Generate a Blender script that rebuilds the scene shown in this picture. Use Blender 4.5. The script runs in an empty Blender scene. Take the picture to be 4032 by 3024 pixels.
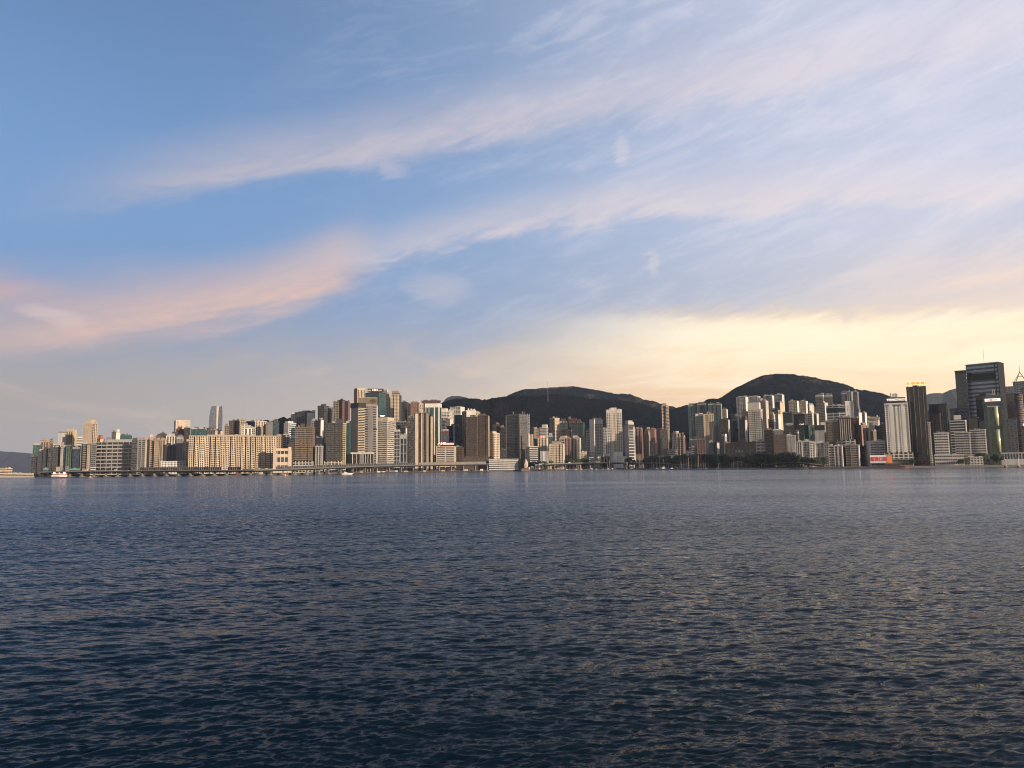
import bpy, math, random
import numpy as np
from mathutils import Matrix, Vector
sc = bpy.context.scene
COL = sc.collection
R = math.radians

# ---------------------------------------------------------------- camera, sky, sun, exposure
F_PX, CX, CY, CAM_H = 3000.0, 2016.0, 1512.0, 10.0
PITCH, ROLL = R(6.22), R(-0.70)
cam_d = bpy.data.cameras.new('camera')
cam_d.sensor_width = 36.0
cam_d.lens = 36.0 * F_PX / 4032.0
cam_d.clip_start = 0.5
cam_d.clip_end = 60000.0
cam = bpy.data.objects.new('camera', cam_d)
COL.objects.link(cam)
CAM_M = Matrix.Translation((0, 0, CAM_H)) @ Matrix.Rotation(R(90) + PITCH, 4, 'X') @ Matrix.Rotation(ROLL, 4, 'Z')
cam.matrix_world = CAM_M
sc.camera = cam

SUN_EL, SUN_AZ = R(11.0), R(133.0)          # azimuth clockwise from the view direction (+Y)
sun_dir = Vector((math.sin(SUN_AZ) * math.cos(SUN_EL), math.cos(SUN_AZ) * math.cos(SUN_EL), math.sin(SUN_EL)))
sun_d = bpy.data.lights.new('sun', 'SUN')
sun_d.energy = 5.0
sun_d.angle = R(0.6)
sun_d.color = (1.0, 0.78, 0.56)
sun = bpy.data.objects.new('sun', sun_d)
COL.objects.link(sun)
sun.rotation_euler = (-sun_dir).to_track_quat('-Z', 'Y').to_euler()

sc.view_settings.view_transform = 'Standard'
sc.view_settings.look = 'None'
sc.view_settings.exposure = 0.85
sc.view_settings.gamma = 1.0
sc.render.engine = 'CYCLES'
sc.cycles.use_denoising = True
sc.cycles.filter_width = 1.0
sc.cycles.max_bounces = 5
sc.cycles.diffuse_bounces = 2
sc.cycles.glossy_bounces = 3
sc.cycles.volume_bounces = 0
sc.cycles.caustics_reflective = False
sc.cycles.caustics_refractive = False


class NT:
    """small helper to write node trees as expressions"""
    def __init__(s, tree):
        s.t = tree
        tree.nodes.clear()

    def n(s, typ, **kw):
        nd = s.t.nodes.new(typ)
        for k, v in kw.items():
            setattr(nd, k, v)
        return nd

    def put(s, sock, v):
        if hasattr(v, 'node'):
            s.t.links.new(v, sock)
        elif isinstance(v, (tuple, list)):
            n = len(sock.default_value)
            sock.default_value = (tuple(v) + (1.0,))[:n]
        else:
            sock.default_value = v

    def m(s, op, a, b=None, c=None, clamp=False):
        nd = s.n('ShaderNodeMath', operation=op, use_clamp=clamp)
        for i, v in enumerate((a, b, c)):
            if v is not None:
                s.put(nd.inputs[i], v)
        return nd.outputs[0]

    def vm(s, op, a, b=None, scale=None):
        nd = s.n('ShaderNodeVectorMath', operation=op)
        s.put(nd.inputs[0], a)
        if b is not None:
            s.put(nd.inputs[1], b)
        if scale is not None:
            s.put(nd.inputs['Scale'], scale)
        return nd.outputs[0]

    def mix(s, f, a, b, blend='MIX'):
        nd = s.n('ShaderNodeMix', data_type='RGBA', blend_type=blend)
        s.put(nd.inputs[0], f)
        s.put(nd.inputs[6], a)
        s.put(nd.inputs[7], b)
        return nd.outputs[2]

    def ss(s, v, lo, hi, a=0.0, b=1.0):
        nd = s.n('ShaderNodeMapRange', interpolation_type='SMOOTHSTEP')
        for i, q in enumerate((v, lo, hi, a, b)):
            s.put(nd.inputs[i], q)
        return nd.outputs[0]

    def lin(s, v, lo, hi, a=0.0, b=1.0):
        nd = s.n('ShaderNodeMapRange')
        for i, q in enumerate((v, lo, hi, a, b)):
            s.put(nd.inputs[i], q)
        return nd.outputs[0]

    def noise(s, vec, scale, detail=4.0, rough=0.55, dist=0.0, dims='3D'):
        nd = s.n('ShaderNodeTexNoise', noise_dimensions=dims)
        s.put(nd.inputs['Vector'], vec)
        nd.inputs['Scale'].default_value = scale
        nd.inputs['Detail'].default_value = detail
        nd.inputs['Roughness'].default_value = rough
        nd.inputs['Distortion'].default_value = dist
        return nd

    def xyz(s, x, y, z):
        nd = s.n('ShaderNodeCombineXYZ')
        for i, v in enumerate((x, y, z)):
            s.put(nd.inputs[i], v)
        return nd.outputs[0]

    def sep(s, v):
        nd = s.n('ShaderNodeSeparateXYZ')
        s.put(nd.inputs[0], v)
        return nd.outputs


def pix_dir(u, v):
    d = CAM_M.to_3x3() @ Vector(((u - CX) / F_PX, -(v - CY) / F_PX, -1.0))
    return d


def P(u, v, Y):
    """point on the ray through photo pixel (u, v) at world depth Y"""
    d = pix_dir(u, v)
    k = Y / d.y
    return Vector((d.x * k, Y, CAM_H + d.z * k))


def azel(u, v):
    d = pix_dir(u, v).normalized()
    return math.degrees(math.atan2(d.x, d.y)), math.degrees(math.asin(d.z))


def build_world():
    w = bpy.data.worlds.new('World')
    sc.world = w
    w.use_nodes = True
    g = NT(w.node_tree)
    out = g.n('ShaderNodeOutputWorld')
    bg = g.n('ShaderNodeBackground')
    STR = 0.1
    bg.inputs[1].default_value = 0.0555
    g.t.links.new(bg.outputs[0], out.inputs[0])
    w.cycles.sampling_method = 'MANUAL'
    w.cycles.sample_map_resolution = 512
    sky = g.n('ShaderNodeTexSky', sky_type='NISHITA')
    sky.sun_disc = False
    sky.sun_elevation = SUN_EL
    sky.sun_rotation = SUN_AZ
    sky.altitude = 0.0
    sky.air_density = 1.0
    sky.dust_density = 1.2
    sky.ozone_density = 2.0
    d = g.n('ShaderNodeTexCoord').outputs['Generated']
    dn = g.vm('NORMALIZE', d)
    x, y, z = g.sep(dn)
    az = g.m('MULTIPLY', g.m('ARCTAN2', x, y), 57.2958)
    el = g.m('MULTIPLY', g.m('ARCSINE', z), 57.2958)
    # angle in azimuth from the sun: 0 towards it, 180 away
    daz = g.m('ABSOLUTE', g.m('SUBTRACT', az, math.degrees(SUN_AZ)))
    daz = g.m('MINIMUM', daz, g.m('SUBTRACT', 360.0, daz))
    az_n = g.lin(daz, 171.0, 98.0)
    near = g.lin(az_n, 0.0, 1.0)                 # 0 left edge of the view .. 1 right edge
    K = 1.0 / STR

    def c(r, gg, b):
        return (r * K, gg * K, b * K, 1.0)
    # clear air of the Nishita sky, deepened where the air is clear
    base = g.mix(1.0, sky.outputs[0], SKY_GAIN, 'MULTIPLY')
    base = g.mix(g.m('MULTIPLY', g.ss(el, 28.0, 6.0), 0.85), base, c(0.15, 0.262, 0.50))
    base = g.mix(g.m('MULTIPLY', g.ss(el, 30.0, 70.0), 0.6), base, c(0.07, 0.16, 0.40))
    # cirrus plane coordinates: direction pierced through a flat layer
    zz = g.m('MAXIMUM', g.m('ADD', z, 0.03), 0.03)
    px = g.m('DIVIDE', x, zz)
    py = g.m('DIVIDE', y, zz)
    # streaks run up to the right in the picture: rotate and stretch
    ca, sa = math.cos(R(24)), math.sin(R(24))
    qx = g.m('ADD', g.m('MULTIPLY', px, ca), g.m('MULTIPLY', py, sa))
    qy = g.m('SUBTRACT', g.m('MULTIPLY', py, ca), g.m('MULTIPLY', px, sa))
    pv = g.xyz(g.m('MULTIPLY', qx, 0.42), qy, 0.0)
    n_big = g.noise(pv, 0.9, 3.0, 0.55, 0.35).outputs[0]
    n_fine = g.noise(pv, 3.2, 5.0, 0.62, 0.5).outputs[0]
    # in (azimuth, elevation): warped a little
    aev = g.xyz(g.m('MULTIPLY', az, 0.05), g.m('MULTIPLY', el, 0.14), 3.0)
    n_ae = g.noise(aev, 1.0, 4.0, 0.6, 0.3)
    warp = g.m('MULTIPLY', g.m('SUBTRACT', n_ae.outputs[0], 0.5), 5.0)
    elw = g.m('ADD', el, warp)
    # feathered filaments that follow the bands (rising to the right)
    al_ = g.m('ADD', g.m('MULTIPLY', az, 0.968), g.m('MULTIPLY', el, 0.25))
    ac_ = g.m('SUBTRACT', g.m('MULTIPLY', el, 0.968), g.m('MULTIPLY', az, 0.25))
    n_fil = g.noise(g.xyz(g.m('MULTIPLY', al_, 0.085), g.m('MULTIPLY', g.m('ADD', ac_, g.m('MULTIPLY', warp, 0.5)), 0.42), 5.0), 1.0, 6.0, 0.62, 0.7).outputs[0]
    n_wsp = g.noise(g.xyz(g.m('MULTIPLY', al_, 0.25), g.m('MULTIPLY', ac_, 0.85), 9.0), 1.0, 5.0, 0.68, 1.0).outputs[0]
    tex = g.m('ADD', g.m('MULTIPLY', n_fil, 0.65), g.m('MULTIPLY', n_wsp, 0.35))
    # veil of thin high cloud: thicker towards the sun, torn into streaks
    veil_a = g.m('ADD', 0.06, g.m('MULTIPLY', g.ss(near, 0.10, 0.98), 0.86))
    veil_a = g.m('MULTIPLY', veil_a, g.lin(tex, 0.34, 0.64, 0.86, 1.07), clamp=True)
    veil_c = g.mix(g.ss(near, 0.2, 0.95), c(0.36, 0.53, 0.80), c(0.70, 0.72, 0.86))
    veil_c = g.mix(g.ss(el, 20.0, 9.0), veil_c, g.mix(near, c(0.38, 0.44, 0.50), c(0.74, 0.71, 0.75)))
    col = g.mix(veil_a, base, veil_c)
    pk = g.m('MULTIPLY', g.ss(tex, 0.47, 0.66), g.m('MULTIPLY', g.ss(near, 0.15, 0.7), 0.24))
    col = g.mix(pk, col, c(0.84, 0.76, 0.80))

    # streak bands, each a curve el(az) that breaks up and feathers out
    def band(col, pts, width_lo, width_hi, alpha, cl, cr, fade0=9.0, fade1=22.0, end=4.0):
        A = np.array([azel(u * 4032 / 2212, v * 4032 / 2212) for u, v in pts])
        co = np.polyfit(A[:, 0], A[:, 1], 3)
        t = g.m('MINIMUM', g.m('MAXIMUM', az, float(A[0, 0]) - 12.0), float(A[-1, 0]) + 12.0)
        e = float(co[0])
        for q in co[1:]:
            e = g.m('MULTIPLY_ADD', t, e, float(q))
        dlt = g.m('SUBTRACT', g.m('ADD', g.m('ADD', el, g.m('MULTIPLY', warp, 0.45)), g.m('MULTIPLY', g.m('SUBTRACT', tex, 0.5), 3.6)), e)
        up = g.ss(dlt, width_hi, -0.3 * width_lo)
        dn_ = g.ss(dlt, -width_lo, -0.1 * width_lo)
        a = g.m('MULTIPLY', up, dn_)
        a = g.m('MULTIPLY', a, g.lin(tex, 0.36, 0.62, 0.55, 1.15))
        a = g.m('MULTIPLY', a, g.ss(az, float(A[0, 0]) - fade0, float(A[0, 0]) + fade0))
        a = g.m('MULTIPLY', a, g.ss(az, float(A[-1, 0]) + fade1, float(A[-1, 0]) - end))
        a = g.m('MULTIPLY', a, alpha, clamp=True)
        return g.mix(a, col, g.mix(near, cl, cr))
    col = band(col, [(260, 392), (440, 372), (620, 345), (800, 285), (1050, 252), (1300, 226), (1550, 180), (1850, 120), (2150, 70)],
               2.6, 3.8, 0.68, c(0.54, 0.47, 0.49), c(0.80, 0.73, 0.80))
    # grey-beige murk near the horizon, warm and bright towards the sun
    hz_c = g.mix(g.ss(near, 0.0, 0.6), c(0.43, 0.39, 0.365), c(0.64, 0.54, 0.46))
    hz_c = g.mix(g.ss(near, 0.45, 0.98), hz_c, c(1.05, 0.83, 0.54))
    hz_e = g.m('ADD', g.m('ADD', el, g.m('MULTIPLY', warp, 0.6)), g.m('MULTIPLY', g.m('SUBTRACT', tex, 0.5), 7.0))
    hz = g.ss(hz_e, g.m('ADD', 14.0, g.m('MULTIPLY', near, -2.0)), 4.0)
    col = g.mix(g.m('MULTIPLY', hz, 0.96), col, hz_c)
    col = band(col, [(-80, 706), (150, 688), (330, 674), (520, 645), (700, 598), (790, 556)],
               2.8, 4.6, 1.02, c(0.72, 0.50, 0.44), c(0.80, 0.60, 0.55), 14.0, 1.5, 3.0)
    col = band(col, [(-90, 615), (0, 622), (60, 628)], 1.6, 2.2, 0.85, c(0.78, 0.45, 0.37), c(0.7, 0.5, 0.5), 6.0, 3.0, 3.0)
    col = band(col, [(720, 572), (900, 515), (1150, 482), (1400, 448), (1700, 410), (2000, 400), (2212, 415)],
               1.6, 3.0, 0.74, c(0.56, 0.51, 0.55), c(0.86, 0.76, 0.78))
    # low warm cloud puffs above the left and middle skyline
    puff = g.noise(g.xyz(g.m('MULTIPLY', az, 0.10), g.m('MULTIPLY', el, 0.26), 1.7), 1.0, 6.0, 0.62, 0.6).outputs[0]
    pa = g.m('MULTIPLY', g.ss(puff, 0.50, 0.66), g.m('MULTIPLY', g.ss(el, 0.5, 3.0), g.ss(el, 11.0, 6.0)))
    col = g.mix(g.m('MULTIPLY', pa, 0.6), col, g.mix(near, c(0.56, 0.46, 0.41), c(0.95, 0.74, 0.54)))
    # bright cloud bank low on the right, its upper rim lit
    top = g.m('MULTIPLY_ADD', az, -0.075, 11.8)
    e2 = g.m('SUBTRACT', g.m('ADD', g.m('ADD', el, g.m('MULTIPLY', warp, 0.22)), g.m('MULTIPLY', g.m('SUBTRACT', n_wsp, 0.5), 2.6)), top)
    slope = g.m('ADD', g.m('ADD', az, g.m('MULTIPLY', warp, 1.6)), g.m('MULTIPLY', g.m('SUBTRACT', el, 6.0), -1.0))
    bank = g.m('MULTIPLY', g.ss(e2, 1.3, -1.0), g.ss(slope, -7.0, 15.0))
    rim = g.m('MULTIPLY', g.ss(e2, 0.8, -0.6), g.ss(e2, -6.5, -1.2))
    lump = g.noise(g.xyz(g.m('MULTIPLY', az, 0.06), g.m('MULTIPLY', el, 0.4), 8.0), 1.4, 6.0, 0.62, 0.8).outputs[0]
    bank_c = g.mix(rim, g.mix(g.ss(near, 0.55, 1.0), c(0.96, 0.66, 0.41), c(1.16, 0.86, 0.50)), c(1.20, 1.0, 0.70))
    bank_c = g.mix(g.m('MULTIPLY', g.ss(lump, 0.46, 0.70), 0.55), bank_c, c(1.18, 1.08, 0.86))
    bank_c = g.mix(g.m('MULTIPLY', g.ss(lump, 0.50, 0.30), 0.35), bank_c, c(0.86, 0.64, 0.46))
    col = g.mix(g.m('MULTIPLY', bank, 0.92), col, bank_c)
    pinkrim = g.m('MULTIPLY', g.m('MULTIPLY', g.ss(e2, 6.0, 1.6), g.ss(e2, -0.8, 1.2)), g.ss(slope, 8.0, 30.0))
    pinkrim = g.m('MULTIPLY', pinkrim, g.lin(tex, 0.38, 0.6, 0.5, 1.2))
    col = g.mix(g.m('MULTIPLY', pinkrim, 0.8), col, c(0.94, 0.74, 0.63))
    # two small soft wisps and a faint puff in mid sky
    for (u_, v_, wa, we, al0) in ((1340, 325, 0.6, 1.1, 0.36), (1410, 570, 0.5, 1.0, 0.34), (950, 622, 2.6, 1.1, 0.26), (850, 372, 1.4, 0.6, 0.25), (110, 685, 2.0, 0.5, 0.5)):
        a0_, e0_ = azel(u_ * 4032 / 2212, v_ * 4032 / 2212)
        da_ = g.m('DIVIDE', g.m('ADD', g.m('SUBTRACT', az, a0_), g.m('MULTIPLY', g.m('SUBTRACT', n_wsp, 0.5), 3.0)), wa)
        de_ = g.m('DIVIDE', g.m('ADD', g.m('SUBTRACT', el, e0_), g.m('MULTIPLY', g.m('SUBTRACT', n_fil, 0.5), 2.0)), we)
        q_ = g.m('ADD', g.m('MULTIPLY', da_, da_), g.m('MULTIPLY', de_, de_))
        col = g.mix(g.m('MULTIPLY', g.ss(q_, 1.6, 0.0), al0), col, g.mix(near, c(0.74, 0.58, 0.54), c(0.86, 0.78, 0.80)))
    # below the horizon: dull ground tone
    col = g.mix(g.ss(el, -0.5, -3.0), col, c(0.10, 0.11, 0.12))
    g.t.links.new(col, bg.inputs[0])


SKY_GAIN = (1.26, 1.36, 1.58, 1.0)
build_world()

# ---------------------------------------------------------------- helpers: objects, meshes, materials
rng = random.Random(7)
nrng = np.random.default_rng(11)


def link(o):
    COL.objects.link(o)
    return o


def tag(o, label=None, cat=None, group=None, kind=None):
    if label:
        o['label'] = label
    if cat:
        o['category'] = cat
    if group:
        o['group'] = group
    if kind:
        o['kind'] = kind
    return o


def empty(name, loc, yaw=0.0):
    o = bpy.data.objects.new(name, None)
    o.location = loc
    o.rotation_euler = (0, 0, yaw)
    o.empty_display_size = 2.0
    return link(o)


class MB:
    """collects boxes, prisms and tubes into one mesh"""
    def __init__(s):
        s.v, s.f = [], []

    def box(s, x0, x1, y0, y1, z0, z1):
        b = len(s.v)
        s.v += [(x0, y0, z0), (x1, y0, z0), (x1, y1, z0), (x0, y1, z0), (x0, y0, z1), (x1, y0, z1), (x1, y1, z1), (x0, y1, z1)]
        s.f += [(b, b + 3, b + 2, b + 1), (b + 4, b + 5, b + 6, b + 7), (b, b + 1, b + 5, b + 4), (b + 1, b + 2, b + 6, b + 5), (b + 2, b + 3, b + 7, b + 6), (b + 3, b, b + 4, b + 7)]
        return s

    def prism(s, pts, z0, z1, top=None):
        """vertical prism on a plan polygon (counter-clockwise); top = scaled/moved upper polygon"""
        b, n = len(s.v), len(pts)
        s.v += [(p[0], p[1], z0) for p in pts] + [(p[0], p[1], z1) for p in (top or pts)]
        s.f += [tuple(range(b + n - 1, b - 1, -1)), tuple(range(b + n, b + 2 * n))]
        s.f += [(b + i, b + (i + 1) % n, b + n + (i + 1) % n, b + n + i) for i in range(n)]
        return s

    def xprism(s, pts, y0, y1):
        """prism along y on an (x, z) polygon, counter-clockwise seen from -y"""
        b, n = len(s.v), len(pts)
        s.v += [(p[0], y0, p[1]) for p in pts] + [(p[0], y1, p[1]) for p in pts]
        s.f += [tuple(range(b, b + n)), tuple(range(b + 2 * n - 1, b + n - 1, -1))]
        s.f += [(b + i, b + n + i, b + n + (i + 1) % n, b + (i + 1) % n) for i in range(n)]
        return s

    def cyl(s, x, y, r, z0, z1, n=12, r1=None):
        a = [(x + r * math.cos(2 * math.pi * i / n), y + r * math.sin(2 * math.pi * i / n)) for i in range(n)]
        r1 = r if r1 is None else r1
        t = [(x + r1 * math.cos(2 * math.pi * i / n), y + r1 * math.sin(2 * math.pi * i / n)) for i in range(n)]
        return s.prism(a, z0, z1, t)

    def tube(s, p, q, r, n=6, r1=None):
        p, q = Vector(p), Vector(q)
        d = (q - p).normalized()
        a = d.orthogonal().normalized()
        c = d.cross(a)
        b = len(s.v)
        r1 = r if r1 is None else r1
        for o, rr in ((p, r), (q, r1)):
            for i in range(n):
                t = 2 * math.pi * i / n
                s.v.append(tuple(o + (a * math.cos(t) + c * math.sin(t)) * rr))
        s.f += [(b + i, b + (i + 1) % n, b + n + (i + 1) % n, b + n + i) for i in range(n)]
        s.f += [tuple(range(b + n - 1, b - 1, -1)), tuple(range(b + n, b + 2 * n))]
        return s

    def build(s, name, mat, parent=None, smooth=False, kind=None):
        me = bpy.data.meshes.new(name)
        me.from_pydata(s.v, [], s.f)
        if smooth:
            me.polygons.foreach_set('use_smooth', [True] * len(me.polygons))
        me.materials.append(M(mat))
        o = link(bpy.data.objects.new(name, me))
        if parent is not None:
            o.parent = parent
        if kind:
            o['kind'] = kind
        return o


MATS = {}


def new_mat(name):
    m = bpy.data.materials.new(name)
    m.use_nodes = True
    g = NT(m.node_tree)
    out = g.n('ShaderNodeOutputMaterial')
    bs = g.n('ShaderNodeBsdfPrincipled')
    g.t.links.new(bs.outputs[0], out.inputs[0])
    MATS[name] = m
    return g, bs


def wall_mat(name, rgb, rough=0.8, dirt=0.45, metal=0.0):
    g, bs = new_mat(name)
    co = g.n('ShaderNodeTexCoord').outputs['Object']
    oi = g.n('ShaderNodeObjectInfo')
    streak = g.noise(g.vm('MULTIPLY', co, (0.22, 0.22, 0.022)), 1.0, 3.0, 0.6).outputs[0]
    grime = g.noise(co, 0.09, 3.0, 0.6).outputs[0]
    k = g.m('MULTIPLY', g.lin(streak, 0.3, 0.7, 1.0 - dirt * 0.55, 1.08), g.lin(grime, 0.3, 0.7, 1.0 - dirt * 0.3, 1.04))
    k = g.m('MULTIPLY', k, g.lin(oi.outputs['Random'], 0.0, 1.0, 0.86, 1.1))
    col = g.vm('SCALE', rgb[:3], scale=k)
    g.t.links.new(col, bs.inputs['Base Color'])
    bs.inputs['Roughness'].default_value = rough
    bs.inputs['Metallic'].default_value = metal
    return name


def glass_mat(name, rgb, curtain, cell=(2.4, 2.4, 3.3), frac=0.3, rough=0.12, metal=0.0):
    g, bs = new_mat(name)
    co = g.n('ShaderNodeTexCoord').outputs['Object']
    oi = g.n('ShaderNodeObjectInfo')
    cellv = g.vm('FLOOR', g.vm('DIVIDE', g.vm('ADD', co, (0.37, 0.37, 0.1)), cell))
    wn = g.n('ShaderNodeTexWhiteNoise', noise_dimensions='4D')
    g.put(wn.inputs['Vector'], cellv)
    g.put(wn.inputs['W'], g.m('MULTIPLY', oi.outputs['Random'], 91.0))
    a = g.ss(wn.outputs[0], 1.0 - frac - 0.12, 1.0)
    col = g.mix(a, rgb, curtain)
    shade = g.lin(g.sep(wn.outputs[1])[1], 0.0, 1.0, 0.6, 1.25)
    col = g.vm('SCALE', col, scale=shade)
    g.t.links.new(col, bs.inputs['Base Color'])
    g.put(bs.inputs['Roughness'], g.lin(g.sep(wn.outputs[1])[0], 0.0, 1.0, rough * 0.6, rough * 1.8))
    bs.inputs['Metallic'].default_value = metal
    bs.inputs['IOR'].default_value = 1.5
    return name


def plain_mat(name, rgb, rough=0.6, metal=0.0, emit=0.0, var=0.15, scale=0.6):
    g, bs = new_mat(name)
    co = g.n('ShaderNodeTexCoord').outputs['Object']
    nz = g.noise(co, scale, 3.0, 0.6).outputs[0]
    col = g.vm('SCALE', rgb[:3], scale=g.lin(nz, 0.3, 0.7, 1.0 - var, 1.0 + var * 0.5))
    g.t.links.new(col, bs.inputs['Base Color'])
    bs.inputs['Roughness'].default_value = rough
    bs.inputs['Metallic'].default_value = metal
    if emit:
        bs.inputs['Emission Color'].default_value = tuple(rgb[:3]) + (1.0,)
        bs.inputs['Emission Strength'].default_value = emit
    return name




def wall_k(c_):
    t = min(max((sum(c_) / 3 - 0.14) / 0.36, 0.0), 1.0)
    return 0.28 + 0.34 * t * t * (3 - 2 * t)


WALLS = dict(
    cream=(0.62, 0.50, 0.37), beige=(0.47, 0.37, 0.27), tan=(0.36, 0.27, 0.19), white=(0.74, 0.70, 0.63), offwhite=(0.60, 0.56, 0.50),
    grey=(0.30, 0.29, 0.28), lgrey=(0.42, 0.41, 0.40), dgrey=(0.13, 0.13, 0.14), slate=(0.10, 0.105, 0.125), black=(0.035, 0.035, 0.04),
    brown=(0.17, 0.115, 0.085), dbrown=(0.085, 0.06, 0.05), mauve=(0.24, 0.16, 0.15), pink=(0.50, 0.30, 0.24), rose=(0.33, 0.17, 0.155),
    maroon=(0.13, 0.035, 0.045), rust=(0.22, 0.085, 0.055), orange=(0.62, 0.22, 0.09), yellow=(0.66, 0.52, 0.26), green=(0.16, 0.27, 0.20),
    dgreen=(0.035, 0.085, 0.07), teal=(0.09, 0.17, 0.18), navy=(0.03, 0.045, 0.075), blue=(0.03, 0.09, 0.20), olive=(0.20, 0.19, 0.10),
    sage=(0.34, 0.40, 0.30), stone=(0.33, 0.26, 0.18), concrete=(0.33, 0.32, 0.30), red=(0.42, 0.03, 0.03))
for k_, c_ in WALLS.items():
    wall_mat(k_, tuple((q * 0.93 + sum(c_) / 3 * 0.07) * wall_k(c_) for q in c_))
glass_mat('g_dark', (0.008, 0.009, 0.013), (0.06, 0.055, 0.05))
glass_mat('g_warm', (0.015, 0.013, 0.012), (0.11, 0.085, 0.065), frac=0.25)
glass_mat('g_blue', (0.022, 0.034, 0.05), (0.07, 0.09, 0.11), rough=0.1, frac=0.2)
glass_mat('g_teal', (0.012, 0.04, 0.048), (0.03, 0.075, 0.085), rough=0.08, frac=0.25)
glass_mat('g_green', (0.016, 0.045, 0.037), (0.05, 0.10, 0.08), rough=0.1, frac=0.3)
glass_mat('g_navy', (0.010, 0.018, 0.035), (0.03, 0.045, 0.07), rough=0.08, frac=0.2)
glass_mat('g_grey', (0.05, 0.053, 0.058), (0.13, 0.125, 0.12), rough=0.2, frac=0.35)
glass_mat('g_bronze', (0.06, 0.042, 0.035), (0.12, 0.085, 0.07), rough=0.12, frac=0.25)
glass_mat('g_haze', (0.070, 0.085, 0.115), (0.08, 0.095, 0.125), rough=0.3, frac=0.05)  # grey-blue of distant haze mixed into the glass colour
glass_mat('g_slate', (0.045, 0.055, 0.058), (0.05, 0.06, 0.062), rough=0.2, frac=0.05)
plain_mat('steel', (0.45, 0.45, 0.46), 0.4, 0.6)
plain_mat('darksteel', (0.06, 0.06, 0.065), 0.5, 0.3)
plain_mat('matte_black', (0.008, 0.009, 0.012), 0.7)
MATS['matte_black'].node_tree.nodes['Principled BSDF'].inputs['Specular IOR Level'].default_value = 0.15
plain_mat('paintwhite', (0.62, 0.60, 0.57), 0.45)
plain_mat('redpaint', (0.55, 0.035, 0.03), 0.45)
plain_mat('magenta', (0.5, 0.02, 0.10), 0.45)
plain_mat('orangepaint', (0.60, 0.20, 0.05), 0.5)
plain_mat('pinkpaint', (0.75, 0.42, 0.38), 0.5)
plain_mat('greenpaint', (0.06, 0.17, 0.13), 0.5)
plain_mat('bluepaint', (0.05, 0.16, 0.40), 0.5)
plain_mat('asphalt', (0.05, 0.05, 0.052), 0.9, scale=0.05)
plain_mat('barrier', (0.20, 0.21, 0.20), 0.35, 0.2, scale=0.2)
plain_mat('wood', (0.16, 0.075, 0.035), 0.55)
plain_mat('darkhull', (0.03, 0.035, 0.05), 0.4)
plain_mat('rock', (0.10, 0.09, 0.08), 0.9, var=0.6, scale=0.3)
plain_mat('sign_yellow', (1.0, 0.62, 0.13), 0.5, emit=0.9, var=0.05)
plain_mat('sign_red', (0.75, 0.06, 0.02), 0.5, emit=0.25, var=0.05)
plain_mat('sign_pink', (1.0, 0.50, 0.45), 0.5, emit=0.55, var=0.05)
plain_mat('sign_white', (0.95, 0.88, 0.76), 0.5, emit=0.45, var=0.05)
plain_mat('bark', (0.05, 0.035, 0.025), 0.9)


def foliage_mat(name, a, b):
    g, bs = new_mat(name)
    co = g.n('ShaderNodeTexCoord').outputs['Object']
    geo = g.n('ShaderNodeNewGeometry')
    oi = g.n('ShaderNodeObjectInfo')
    f = g.m('ADD', g.m('MULTIPLY', geo.outputs['Random Per Island'], 0.6), g.m('MULTIPLY', oi.outputs['Random'], 0.4))
    g.t.links.new(g.mix(f, a, b), bs.inputs['Base Color'])
    bs.inputs['Roughness'].default_value = 0.7


foliage_mat('leaf', (0.010, 0.018, 0.011, 1), (0.026, 0.036, 0.017, 1))


def hill_mat(name, a, b, cc, rock=None):
    g, bs = new_mat(name)
    co = g.n('ShaderNodeTexCoord').outputs['Object']
    n1 = g.noise(co, 0.0035, 5.0, 0.6).outputs[0]
    n2 = g.noise(co, 0.035, 5.0, 0.65).outputs[0]
    n3 = g.noise(co, 0.12, 3.0, 0.6).outputs[0]
    col = g.mix(g.ss(n1, 0.42, 0.62), a, b)
    col = g.mix(g.m('MULTIPLY', g.ss(n2, 0.5, 0.68), 0.6), col, cc)
    if rock:
        x, y, z = g.sep(co)
        n4 = g.noise(g.vm('MULTIPLY', co, (1.0, 0.4, 1.8)), 0.012, 4.0, 0.65).outputs[0]
        hi = g.m('MULTIPLY', g.ss(n4, 0.55, 0.63), g.ss(z, 300.0, 400.0))
        col = g.mix(g.m('MULTIPLY', hi, 0.8), col, rock)
    k = g.lin(n3, 0.3, 0.7, 0.45, 1.5)
    g.t.links.new(g.vm('SCALE', col, scale=k), bs.inputs['Base Color'])
    bs.inputs['Roughness'].default_value = 0.9
    bs.inputs['Specular IOR Level'].default_value = 0.0
    bp = g.n('ShaderNodeBump')
    bp.inputs['Strength'].default_value = 1.0
    bp.inputs['Distance'].default_value = 26.0
    g.put(bp.inputs['Height'], g.m('ADD', g.m('MULTIPLY', n3, 0.5), n2))
    g.t.links.new(bp.outputs[0], bs.inputs['Normal'])


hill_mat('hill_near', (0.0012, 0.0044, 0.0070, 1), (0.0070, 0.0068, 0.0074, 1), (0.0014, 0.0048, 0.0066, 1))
hill_mat('hill_mid', (0.0026, 0.0064, 0.0115, 1), (0.0046, 0.0078, 0.0120, 1), (0.003, 0.0068, 0.0108, 1), (0.05, 0.045, 0.04, 1))  # bluer and paler than hill_near: distance haze put into the colour
hill_mat('hill_far', (0.026, 0.029, 0.034, 1), (0.03, 0.031, 0.034, 1), (0.026, 0.029, 0.032, 1))  # raised base colour carries part of the haze fading


def M(name):
    return MATS[name]


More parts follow.
